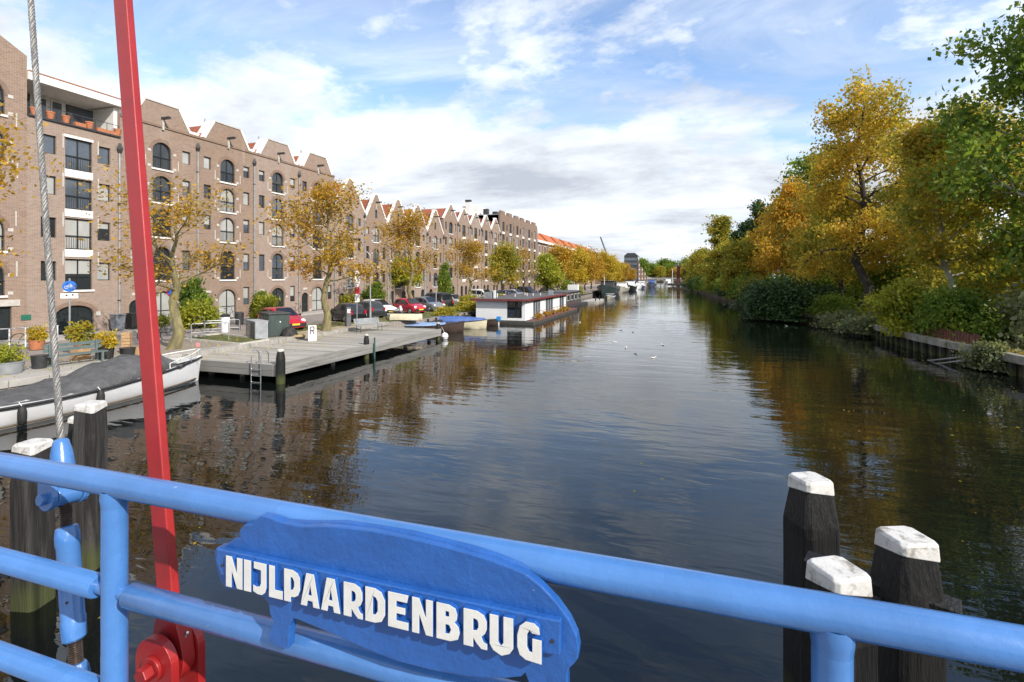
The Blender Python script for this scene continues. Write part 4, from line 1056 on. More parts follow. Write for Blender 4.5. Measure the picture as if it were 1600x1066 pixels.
UN += [(11.2,68.0,bg_,1.15,'green waterside bush just beyond the large dark bush'),(10.6,75.0,bd,.75,'dark waterside bush below the first orange tree'),(10.3,83.0,by,.85,'yellow waterside bush below the second orange tree'),(10.0,91.0,bg_,1.1,'green waterside bush left of the overhanging olive tree'),
       (9.4,104.0,bd,.7,'dark waterside bush between the two olive trees'),(8.6,113.0,bg_,1.1,'green waterside bush under the farther olive tree'),(8.0,128.0,by,.9,'yellow waterside bush before the poplar'),(7.0,138.0,bg_,1.1,'green waterside bush in front of the poplar'),
       (6.2,152.0,bg_,1.2,'green waterside bush at the foot of the poplar'),(5.2,165.0,bd,.9,'dark waterside bush past the poplar'),(4.6,186.0,bg_,1.3,'green waterside bush behind the landing stage'),(3.9,205.0,bd,1.0,'dark waterside bush beyond the landing stage')]
for x, y, mm, s_, lab in UN: bush(lab, mm, (x, y, .9), s_, x+y)
# fallen leaves on the bank
rng = np.random.default_rng(77); n = 9000
c = np.column_stack([rng.uniform(13.9,24,n), rng.uniform(18,62,n), np.full(n,.97)]); c = c[c[:,0] > np.array([rb_x(y)+.1 for y in c[:,1]])]
fl = leaf_mesh('fallen_leaves', c, rng.uniform(.04,.1,len(c)), MT['L_orange'], rng); tag(link('fallen_leaves', fl), kind='stuff')
rng = np.random.default_rng(78); n = 2600
c = np.vstack([np.column_stack([rng.uniform(-27,-22.2,n), rng.uniform(8,60,n), np.full(n,1.05)]), np.column_stack([-21.8+np.abs(rng.normal(size=420))*1.6, rng.uniform(17.8,33.4,420), np.full(420,.812)])]); c = c[(c[:,0] < -16.7)]
fl = leaf_mesh('fallen_leaves', c, rng.uniform(.02,.05,len(c)), MT['L_gold'], rng); tag(link('fallen_leaves', fl), kind='stuff')

# ---- greenery along the facades
vine = bush_meshes(310, .9, 3.2, 5000, .10, 'L_green', 34)
vl = bush_meshes(311, 1.0, 1.6, 3000, .10, 'L_lime', 26)
vs_ = bush_meshes(312, .8, 1.1, 1800, .09, 'L_mixed', 20)
for lab, mm, loc, sc in (
    ('tall dark climbing shrub on the facade just right of the red bar', vine, (-34.6,28.9,1.1), (1,1,1.15)),
    ('yellow green bush at the foot of the first tree behind the rails', vl, (-31.8,26.8,1), (1.1,1.0,1.15)),
    ('green bush beside the second warehouse entrance', vl, (-33.4,34.6,1), (1.0,1.0,1.2)),
    ('dark climber on the corner of the third warehouse', vine, (-34.8,35.6,1.1), (.8,.8,.75)),
    ('round green bush left of the parked black car', vs_, (-32.6,45.2,1), (1.2,1.2,1.7)),
    ('tall green shrub beneath the second pointed gable', vine, (-34.4,52.2,1.1), (1.3,1.3,.95)),
    ('bright green vine above the doors behind the lamp post', vl, (-34.6,58.2,3.4), (1.3,2.6,2.1)),
    ('dark creeper climbing between the low and the taller gables', vine, (-34.8,71.8,1.1), (1,1.2,1.9)),
    ('low clipped bush beside the black van', vs_, (-22.6,52.6,1), (1.6,1.6,1.4)),
    ('green ferny planting on the verge before the houseboat', vs_, (-21.4,49.8,.95), (1.5,2.0,1.0)),
    ('bushy plants on the verge behind the houseboat corner', vl, (-21.3,57.5,.95), (1.3,2.2,.9)),
    ('dry tan bush on the verge behind the blue boats', vs_, (-20.9,43.6,.9), (1.2,1.7,.8)),
    ('dark green shrub on the quay beyond the houseboat', vine, (-21.0,98.5,.9), (1.6,1.8,1.0)),
    ('small orange shrub beside the dark barge', vl, (-20.6,106.5,.9), (1.0,1.2,1.0))):
    bush(lab, mm, loc, sc, rz=loc[1])
# far trees closing the canal
ft = tree_meshes(401, 13, 2.5, 5.5, .35, 7000, .38, 'L_green', 'bark_dark', 14, 'round', up=(8,70), subs=5, clump=1.1, fill=40)
fm = tree_meshes(402, 11, 2.0, 5.0, .3, 6500, .38, 'L_mixed', 'bark_dark', 14, 'round', up=(8,70), subs=5, clump=1.1, fill=40)
fo = tree_meshes(403, 10, 2.0, 5.0, .3, 6500, .38, 'L_orange', 'bark_dark', 14, 'round', up=(8,70), subs=5, clump=1.1, fill=40)
far = [(-30,402,ft,1.15),(-24,408,ft,.95),(-19.5,412,ft,.9),(-15,404,fm,.85),(-9,416,ft,.9),(-4,404,fo,.8),(2,410,fm,.95),(8,402,fo,.95),(14,400,ft,1.0),(10,372,fm,.95),(8,335,ft,.75),(12,300,fm,.95),(-36,440,ft,1.3),(-12,450,ft,1.25),(5,455,ft,1.3),(20,420,ft,1.3),(8.5,262,ft,.95),(8,228,fm,1.0)]
for i, (x, y, mm, sc) in enumerate(far):
    kind_ = 'green' if mm is ft else 'olive' if mm is fm else 'brownish'
    plant_tree('far_tree', f'distant {kind_} tree in the line closing the end of the canal', mm, (x, y, 1), i*1.3, sc, f'{kind_} trees at the end of the canal')
# ================================================================== JETTY
jt = thing('jetty', 'grey timber landing jetty with weathered fascia boards on the left bank', 'jetty', (-19.2,25.6,0), world=True)
JX0, JX1, JY0, JY1, JZ = -21.84, -16.55, 17.65, 33.6, .80
rj = random.Random(3)
y = JY0
k = 0
while y < JY1-.02:
    L = min(.30, JY1-y)
    if L > .05: MB().box(JX0, JX1-.06, y+.007, y+L-.007, JZ-.06, JZ+rj.uniform(-.006,.006)).build('deck_plank', MT[rj.choice(('deck','deck','deck_b','deck_c'))], jt)
    y += .30
for i in range(4):
    a = JY0 + (JY1-JY0)*i/4; b = JY0 + (JY1-JY0)*(i+1)/4
    MB().box(JX1-.055, JX1+.02+rj.uniform(-.006,.006), a+.006, b-.006, .545, JZ+.012).build('fascia_board', MT['grey_wood'], jt, bevel=.008)
    MB().box(JX1-.055, JX1+.012+rj.uniform(-.006,.006), a+.006, b-.006, .30, .535).build('fascia_board', MT['grey_wood'], jt, bevel=.008)
for z0, z1, e in ((.555,JZ+.008,.02),(.305,.545,.012)):
    MB().box(JX0, JX1-.065, JY0-.055, JY0+.0-.004+e*.0, z0, z1).build('fascia_board', M('end_boards_%d' % int(z0*100), (.19,.185,.175), .85, .25, 2.4, bump=.5, bsc=22, stretch=(.12,1,1)), jt, bevel=.008)
for x in (-17.2, -19.3, -21.2):
    for y in (18.6, 22.3, 26.0, 29.7, 33.0):
        MB().cyl((x, y, -1), (x, y, .30), .13, n=10).build('pile', MT['concrete'], jt, smooth=True)
def jetty_post(label, x, y, zt, r=.16):
    t = thing('mooring_bollard', label, 'mooring post', (x, y, -1), 0, 'black posts along the jetty')
    z = zt+1
    MB().lathe([(r,0),(r,z-.45),(r*.98,z-.35),(r*.72,z-.07)], (0,0,0), 10).build('shaft', MT['tar_wood'], t, smooth=True)
    MB().lathe([(r*.80,z-.07),(r*.80,z),(r*.5,z+.03)], (0,0,0), 10).build('cap', MT['cap_white'], t, smooth=True)
jetty_post('black mooring post with white cap at the near corner of the jetty', -16.35, 17.75, 1.45, .19)
jetty_post('black mooring post with white cap halfway along the jetty', -16.72, 24.6, 1.36, .15)
jetty_post('black mooring post at the far end of the jetty by the boats', -16.75, 33.55, 1.25, .17)
o = thing('marker_pole', 'thin green pole fixed to the middle jetty post', 'pole', (-16.42,24.95,-1)); MB().cyl((0,0,0),(0,0,2.1),.045,n=8).build('pole', M('green_pole', (.03,.10,.085), .5, .2, 8), o); MB().lathe([(.05,2.1),(.05,2.13),(.02,2.15)],(0,0,0),8).build('pole_cap', MT['darkmetal'], o)
# ladder on the end of the jetty
la = thing('swim_ladder', 'stainless steel swim ladder with hooped handrails on the jetty end', 'ladder', (-17.25,17.5,0), world=True)
for x in (-17.72, -17.20):
    pts = [(x,17.52,-.9),(x,17.52,.7),(x,17.52,1.15)] + [(x,17.52+.22-.22*math.cos(a),1.15+.22*math.sin(a)) for a in np.linspace(0.3,math.pi,8)] + [(x,17.96,.80)]
    MB().tube(pts, .026, 8).build('handrail', MT['chrome'], la, smooth=True)
for z in (-.25, .02, .30, .58): MB().cyl((-17.72,17.52,z),(-17.20,17.52,z),.022,n=8).build('rung', MT['chrome'], la, smooth=True)
# bench on the jetty
bn = thing('slatted_bench', 'pale grey slatted metal bench on the jetty', 'bench', (-20.4,30.4,.80), R(68))
for i in range(5): MB().box(-1.0, 1.0, -.26+i*.105, -.18+i*.105, .44, .47).build('seat_slat', MT['zinc'], bn)
for i in range(4):
    a = .16*i; MB().prism([(.30+.03*i, .52+a*.62),(.33+.03*i,.51+a*.62),(.345+.03*i,.60+a*.62),(.315+.03*i,.61+a*.62)], 'x', -1.0, 1.0).build('back_slat', MT['zinc'], bn)
for x in (-.85, .85): MB().tube([(x,-.22,0),(x,-.22,.43),(x,.28,.43),(x,.44,.98)], .02, 6).build('frame', MT['darkmetal'], bn); MB().tube([(x,.26,0),(x,.26,.43)], .02, 6).build('leg', MT['darkmetal'], bn)

# ================================================================== BOATS
def hull_mesh(mb, L, B, free_bow, free_mid, free_st, draft=.3, tr=.75, n=18, full=2.2):
    """x forward from stern (0) to bow (L). returns sheer points"""
    rings = []; sheer = []
    for i in range(n+1):
        s = i/n; x = L*s
        bw = B/2*(tr+(1-tr)*min(1, s/.35)) if s < .35 else B/2*(1-((s-.35)/.65)**full)
        bw = max(bw, .015)
        fz = free_mid + (free_bow-free_mid)*max(0,(s-.35)/.65)**1.8 + (free_st-free_mid)*max(0,(.35-s)/.35)**1.5
        rake = .10*L*max(0,s-.8)**1.5*2
        rings.append([(x+rake*0, -bw, fz), (x-rake*.6, -bw*.93, fz*.35), (x-rake, -bw*.62, -draft*.6), (x-rake, 0, -draft), (x-rake, bw*.62, -draft*.6), (x-rake*.6, bw*.93, fz*.35), (x, bw, fz), (x, bw*.55, fz+.03), (x, 0, fz+.05), (x, -bw*.55, fz+.03)])
        sheer.append((x, bw, fz))
    mb.loft(rings)
    return sheer
# covered sloop at the left
sl = thing('covered_sloop', 'white sloop under a dark grey tarpaulin moored below the left quay', 'boat', (-20.35,7.12,0), R(90))
mb = MB(); sh = hull_mesh(mb, 10.2, 2.75, 1.05, .72, .78, .4, .8, 24, 2.4); hl = mb.build('hull', MT['hull_white'], sl, smooth=50)
for s in (-1, 1):
    MB().tube([(x, s*(b+.02), z-.05) for x, b, z in sh], .045, 6).build('rubbing_strake', MT['rubber'], hl, smooth=True)
    MB().tube([(x, s*(b*.95), z*.10+.04) for x, b, z in sh[:-1]], .035, 6).build('waterline_stripe', M('antifoul_%d' % s, (.10,.075,.05), .8, .3, 5), hl)
# tarpaulin ridge
rings = []
N_ = 26
for i in range(N_+1):
    s = i/N_; x = .25 + 8.75*s
    j = min(range(len(sh)), key=lambda k: abs(sh[k][0]-x)); b, fz = sh[j][1], sh[j][2]
    rh = float(np.interp(x, [0,3.2,4.6,5.5,6.3,6.9,7.5,8.2,8.6,9.2], [.06,.10,.20,.42,.62,.70,.66,.52,.22,.05]))
    ring = []
    for k in range(13):
        a = math.pi*k/12; yy = math.cos(a)*b*1.03
        fold = .06*math.sin(k*2.3+x*3.1)+.05*math.sin(x*5.+k*.8)-.10*math.exp(-((x-5.2-.25*abs(k-6)*.3)/.25)**2)
        ring.append((x, yy, fz-.10 + (rh+.10)*max(0, math.sin(a))**.72*(1+ .4*fold) + (fold*.6 if 1 < k < 11 else 0)))
    rings.append(ring)
mb = MB(); mb.loft(rings, closed=False); tp_ = mb.build('tarpaulin', MT['tarp'], sl, smooth=60)
tp_.modifiers.new('thickness', 'SOLIDIFY').thickness = .01
for x, s in ((5.1,-1), (7.3,-1), (2.9,-1)):
    j = min(range(len(sh)), key=lambda k: abs(sh[k][0]-x)); b, fz = sh[j][1], sh[j][2]
    f = MB().lathe([(.02,-.62),(.09,-.55),(.115,-.42),(.115,-.22),(.09,-.09),(.025,-.03)], (x, s*(b+.13), fz), 10).build('fender', MT['rubber'], sl, smooth=True)
    MB().cyl((x, s*(b+.12), fz-.05), (x, s*(b-.02), fz+.06), .012, n=5).build('fender_rope', MT['white'], f)
br2 = MB().tube([(8.0,-.95,.92),(8.0,-.95,1.12),(9.2,-.62,1.28),(10.05,-.12,1.38),(10.05,.12,1.38),(9.2,.62,1.28),(8.0,.95,1.12),(8.0,.95,.92)], .018, 6).build('bow_rail', MT['white'], sl, smooth=True)
for x, y in ((9.2,-.62),(9.2,.62),(10.0,0)): MB().cyl((x,y,.98),(x,y,1.33),.014,n=6).build('rail_post', MT['chrome'], br2)
fs = MB().cyl((10.1,0,1.0),(10.15,0,1.75),.014,n=6).build('flag_staff', MT['chrome'], sl)
MB().box(9.95,10.12,-.01,.01,1.48,1.66).build('pennant', M('pennant', (.6,.2,.2), .8, .2, 6), fs)
MB().lathe([(.05,0),(.05,.16),(.09,.18),(.09,.21)], (9.5,0,1.0), 8).build('bow_bitt', MT['chrome'], sl, smooth=True)
# foredeck planks tone
MB().prism([(8.45,-.80),(9.3,-.5),(9.95,-.1),(9.95,.1),(9.3,.5),(8.45,.80)], 'z', 1.035, 1.075).build('foredeck', MT['hull_white'], sl)

def open_boat(name, label, loc, rz, L, B, hullm, coverm, cover_h=.25, fb=.75, fm=.48, fs_=.5, group=None, cover=(.08,.75)):
    t = thing(name, label, 'boat', loc, rz, group)
    mb = MB(); sh = hull_mesh(mb, L, B, fb, fm, fs_, .2, .8, 16, 2.2); hl = mb.build('hull', MT[hullm], t, smooth=50)
    for s in (-1, 1): MB().tube([(x, s*(b+.01), z) for x, b, z in sh], .035, 6).build('gunwale', MT['old_wood'], hl, smooth=True)
    rings = []
    for i in range(13):
        s_ = cover[0]+(cover[1]-cover[0])*i/12; x = L*s_
        j = min(range(len(sh)), key=lambda k: abs(sh[k][0]-x)); b, fz = sh[j][1], sh[j][2]
        hh = cover_h*math.sin(math.pi*min(1,.2+.75*i/12))+.05
        rings.append([(x, math.cos(math.pi*k/8)*b*1.02, fz-.04+(hh+.04)*math.sin(math.pi*k/8)**.8 + .02*math.sin(k*3+i*2)) for k in range(9)])
    mb = MB(); mb.loft(rings, closed=False); c = mb.build('boat_cover', MT[coverm], t, smooth=60); c.modifiers.new('thickness', 'SOLIDIFY').thickness = .01
    return t, sh
MT['hull_brown'] = M('hull_brown', (.045,.028,.022), .5, .25, 3)
MT['hull_cream'] = M('hull_cream', (.55,.50,.36), .5, .12, 3)
MT['lightblue_tarp'] = M('light_blue_tarp', (.20,.29,.47), .6, .2, 3, bump=.4, bsc=8)
open_boat('dinghy', 'brown dinghy with light blue cover at the end of the jetty', (-22.3,37.0,0), R(24), 5.6, 1.9, 'hull_brown', 'lightblue_tarp', .22, .85, .55, .6, 'small boats by the jetty', (.05,.72))
open_boat('dinghy', 'cream hulled boat under a dark blue cover behind the brown dinghy', (-22.0,41.2,0), R(10), 5.8, 2.0, 'hull_cream', 'blue_tarp', .45, .8, .55, .6, 'small boats by the jetty', (.0,.97))
t_, s_ = open_boat('dinghy', 'narrow dark boat with blue outboard motor in front of the houseboat', (-21.2,44.8,0), R(4), 5.0, 1.5, 'hull_brown', 'grey_wood', .05, .6, .45, .45, 'small boats by the jetty', (.1,.8))
ob = MB().box(4.75,5.15,-.16,.16,.45,.85).build('outboard_motor', M('blue_plastic', (.03,.24,.60), .4, .1, 5), t_, bevel=.05)
MB().box(4.9,5.0,-.05,.05,-.3,.47).build('motor_leg', MT['hull_white'], ob)
t_ = thing('upturned_rowboat', 'upturned white rowing boat lying on the verge by the lamp post', 'boat', (-22.4,36.4,1.46), R(12))
mb = MB(); hull_mesh(mb, 2.6, 1.0, .42, .36, .38, .12, .8, 14, 2.2); hl = mb.build('hull', MT['hull_cream'], t_, smooth=50); t_.rotation_euler = (R(180), 0, R(14))
MB().tube([(.3,0,-.13),(2.3,0,-.13)], .03, 6).build('keel', MT['old_wood'], t_)
o = thing('buoy', 'round number buoy hanging from the end post of the jetty', 'buoy', (-16.45,34.0,.22)); MB().lathe([(.03,-.28),(.2,-.2),(.28,0),(.2,.2),(.05,.28)], (0,0,0), 14).build('body', MT['hull_white'], o, smooth=True); MB().cyl((0,0,.26),(-.2,-.1,.7),.012,n=5).build('rope', MT['white'], o)

# houseboat
hb_ = thing('houseboat', 'white boarded houseboat with flat roof and dark red edge', 'houseboat', (-16.6,55.5,0), world=True)
HX0, HX1, HY0, HY1 = -19.2, -14.15, 46.7, 65.0
MT['hb_white'] = M('houseboat_white', (.74,.75,.77), .5, .05, 1, dirt=((.55,.54,.52), 1.6, .68))
MT['hb_red'] = M('houseboat_red', (.16,.035,.035), .5, .2, 3)
MT['bitumen'] = M('bitumen_roof', (.085,.085,.088), .9, .25, 1.2, dirt=((.14,.135,.12), 1, .55))
MB().box(HX0-.25, HX1+.95, HY0-.35, HY1+4, -.5, .30).build('hull', M('houseboat_hull', (.05,.048,.042), .8, .3, 2), hb_, bevel=.04)
MB().box(HX1+.02, HX1+.93, HY0+.9, HY1+3.6, .30, .345).build('side_deck', M('red_deck', (.17,.06,.045), .8, .25, 2), hb_)
MB().box(HX0+.05, HX1-.05, HY0+.05, HY1-.05, .3, 2.3).build('core_walls', MT['frame'], hb_)
# boards: horizontal cladding front and side
for k in range(10):
    z0 = .36+k*.193
    MB().box(HX0, HX0+3.25, HY0, HY0+.05-.004, z0, z0+.186).build('cladding_board', MT['hb_white'], hb_)
for a, b in ((HX0+3.27, HX0+4.12), (HX0+4.2, HX1-.35)):
    f = MB().prism([(a,.62),(b,.62),(b,2.28),(a,2.28)], 'y', HY0-.02, HY0+.06, holes=[[(a+.07,.69),(b-.07,.69),(b-.07,2.21),(a+.07,2.21)]]).build('window', MT['frame'], hb_)
    MB().box(a+.07, b-.07, HY0+.02, HY0+.03, .69, 2.21).build('pane', MT['glass'], f)
MB().box(HX0+3.27, HX1, HY0+.0, HY0+.045, .36, .61).build('cladding_board', MT['hb_white'], hb_)
MB().box(HX1-.33, HX1, HY0+.0, HY0+.045, .615, 2.28).build('corner_panel', MT['hb_white'], hb_)
y = HY0+.05; i = 0
segs = [(2.7,'p'),(.9,'w'),(.9,'w'),(.9,'w'),(2.3,'p'),(1.1,'w'),(1.1,'w'),(1.1,'w'),(3.4,'p'),(1.2,'w'),(1.2,'w'),(1.3,'p')]
for L, kd in segs:
    if kd == 'p': MB().box(HX1-.045, HX1, y+.005, y+L-.005, .36, 2.28).build('wall_panel', MT['hb_white'], hb_)
    else:
        f = MB().prism([(y+.01,.40),(y+L-.01,.40),(y+L-.01,2.27),(y+.01,2.27)], 'x', HX1-.05, HX1+.02, holes=[[(y+.09,.48),(y+L-.09,.48),(y+L-.09,2.19),(y+.09,2.19)]]).build('window', MT['grey_render'], hb_)
        MB().box(HX1-.03, HX1-.02, y+.09, y+L-.09, .48, 2.19).build('pane', MT['glass2'], f)
    y += L
rf = MB().box(HX0-.30, HX1+.30, HY0-.45, HY1+.3, 2.30, 2.40).build('roof', MT['bitumen'], hb_)
for a in ((HX0-.34,HX1+.34,HY0-.50,HY0-.455),(HX1+.305,HX1+.35,HY0-.45,HY1+.3),(HX0-.345,HX0-.305,HY0-.45,HY1+.3)):
    MB().box(a[0],a[1],a[2],a[3],2.24,2.43).build('roof_edge', MT['hb_red'], rf)
for x, y, z, r in ((-18.4,50.6,.42,.06),(-17.2,53.,.3,.05),(-16.6,55.5,.34,.05),(-16.0,55.9,.3,.05),(-15.6,57.6,.28,.05),(-17.6,58.,.3,.05)):
    MB().cyl((x,y,2.4),(x,y,2.4+z),r,n=8).build('roof_vent', MT['hull_white'], rf)
MB().box(-19.0,-18.2,48.2,48.9,2.40,3.0).build('roof_unit', MT['zinc'], rf); MB().box(-18.0,-17.85,48.4,48.7,2.40,3.2).build('roof_flue', MT['hull_white'], rf)
MB().box(-15.2,-14.7,59.8,60.3,2.40,2.95).build('chimney', MT['zinc'], rf)
rr = random.Random(2)
rlg = MB().box(HX1+.86,HX1+.90,HY0+1.2,HY1+3.4,1.18,1.21).build('deck_railing', MT['hb_red'], hb_)
for k in range(13): MB().box(HX1+.865,HX1+.895,HY0+1.3+k*1.65,HY0+1.34+k*1.65,.34,1.185).build('railing_post', MT['hb_red'], rlg)
pots = bush_meshes(330, .28, .55, 260, .06, 'L_orange', 10)
for k in range(9):
    bush('red and orange leaved potted plant on the houseboat side deck', pots, (HX1+.55+rr.uniform(-.1,.1), HY0+2.2+k*1.7, .36), rr.uniform(.8,1.3), k, 'potted_plant', 'plants on the houseboat deck', 'plant')
# second houseboat further on
h2 = thing('houseboat', 'low dark houseboat with white end behind the first one', 'houseboat', (-17.4,78,0), world=True)
MB().box(-19.8,-15.1,71.5,88,-.5,.35).build('hull', MT['darkmetal'], h2); MB().box(-19.4,-15.9,72.5,84.5,.35,2.2).build('cabin', M('dark_cabin', (.06,.055,.05), .7, .3, 2), h2)
MB().box(-19.6,-15.7,72.3,84.7,2.2,2.32).build('roof', MT['bitumen'], h2)
for k in range(4):
    f = MB().box(-15.9,-15.86,73.4+k*2.8,75.0+k*2.8,1.0,1.9).build('window', MT['hull_white'], h2); MB().box(-15.86,-15.85,73.5+k*2.8,74.9+k*2.8,1.08,1.82).build('pane', MT['glass'], f)
MB().box(-18.3,-16.6,85.2,86.4,.35,3.2).build('white_wheelhouse', MT['hb_white'], h2)
dk = thing('floating_pontoon', 'low grey floating pontoon beyond the houseboat', 'pontoon', (-14.9,92,0), world=True)
MB().box(-16.3,-13.9,86.5,97.5,-.2,.38).build('float', MT['concrete'], dk, bevel=.05)
for y in (87.5, 92, 96.5): MB().cyl((-13.95,y,-.5),(-13.95,y,1.2),.09,n=8).build('mooring_pile', MT['tar_wood'], dk)

# barges and cruisers along the left bank
def barge(label, x, y0, L, B, hullm, trim, cab, fb, cabh, name='barge', cabpos=(.12,.4), mast=False, ry=0.):
    """bow towards the camera"""
    t = thing(name, label, 'boat', (x, y0+L, 0), R(-90)+ry, 'boats moored along the left bank')
    mb = MB(); sh = hull_mesh(mb, L, B, fb, fb*.55, fb*.7, .4, .85, 18, 3.2); hl = mb.build('hull', MT[hullm], t, smooth=50)
    for s in (-1, 1): MB().tube([(xx, s*(b+.02), z+.02) for xx, b, z in sh], .07, 6).build('bulwark_rail', MT[trim], hl, smooth=True)
    a, b = L*cabpos[0], L*cabpos[1]; z0 = fb*.55
    MB().prism([(a,z0),(b,z0),(b-.35*cabh,z0+cabh),(a+.1,z0+cabh)], 'y', -B*.36, B*.36).build('wheelhouse', MT[cab], t, bevel=.05)
    MB().box(a+.15,b-.45*cabh,-B*.37,B*.37,z0+cabh*.52,z0+cabh*.88).build('window', MT['carglass'], t)
    MB().box(a-.05,b-.2*cabh,-B*.40,B*.40,z0+cabh,z0+cabh+.07).build('cabin_roof', MT[trim], t)
    MB().box(b+.3,L*.72,-B*.28,B*.28,z0+.05,z0+.55).build('hatch_cover', MT['tarp'], t, bevel=.06)
    if mast: MB().cyl((L*.78,0,fb*.7),(L*.78,0,fb+1.9),.09,.06,n=8).build('mast', MT['hull_white'], t, smooth=True)
    MB().lathe([(.09,0),(.09,.3),(.14,.33),(.14,.38)], (L*.92,0,fb*.92), 8).build('bow_bollard', MT['darkmetal'], t)
    return t
MT['hull_green'] = M('hull_dark_green', (.018,.032,.03), .4, .2, 2)
MT['hull_grey'] = M('hull_grey', (.30,.29,.25), .5, .15, 2)
MT['hull_black'] = M('hull_black', (.015,.013,.012), .45, .2, 2)
barge('big dark green barge with white mast moored on the left bank', -17.6, 119.0, 21, 4.6, 'hull_green', 'darkmetal', 'darkmetal', 2.7, 1.9, cabpos=(.3,.55), mast=True)
barge('grey barge with cream bow rail next to the green barge', -16.6, 143.0, 15, 3.9, 'hull_grey', 'hull_cream', 'hull_white', 2.0, 1.7)
barge('black barge with white wheelhouse, third in the row', -15.8, 160.5, 16, 3.9, 'hull_black', 'hull_black', 'hull_white', 2.0, 2.2, cabpos=(.15,.5))
barge('small white cabin cruiser beyond the black barge', -15.0, 180.0, 10, 3.2, 'hull_white', 'hull_white', 'hull_white', 1.7, 1.5, 'cabin_cruiser')
barge('white and blue cruiser farther along the left bank', -14.6, 193.0, 10, 3.2, 'car_navy', 'hull_white', 'hull_white', 1.6, 1.5, 'cabin_cruiser')
barge('white cruiser with dark windows behind the blue one', -15.4, 206.0, 11, 3.4, 'hull_white', 'car_navy', 'hull_white', 1.9, 1.9, 'cabin_cruiser')
barge('dark blue covered boat, last in the left row', -12.6, 224.0, 14, 4.0, 'car_navy', 'car_navy', 'blue_tarp', 2.2, 2.0)
barge('small open boat lying across from the big barge', -14.2, 104.0, 6, 1.9, 'hull_grey', 'hull_white', 'tarp', .7, .5, 'dinghy')
barge('white pleasure boat at the far end of the canal', -8.0, 330.0, 14, 4.4, 'hull_white', 'hull_white', 'hull_white', 1.9, 2.0, 'cabin_cruiser')
pt = thing('landing_stage', 'low dark landing stage off the right bank in the distance', 'jetty', (2,196,0), world=True)
MB().box(-3.2,5.5,192,196,.25,.62).build('platform', MT['old_wood'], pt)
for x in (-2.6, .5, 3.5): MB().cyl((x,192.2,-.5),(x,192.2,1.1),.12,n=6).build('pile', MT['tar_wood'], pt)
p2_ = thing('landing_stage', 'second dark landing stage with reeds farther off', 'jetty', (0,250,0), world=True)
MB().box(-6,4,248,254,.3,1.3).build('platform', MT['old_wood'], p2_); MB().cyl((-4,249,-.5),(-4,249,8),.14,n=6).build('pole', MT['hull_white'], p2_)

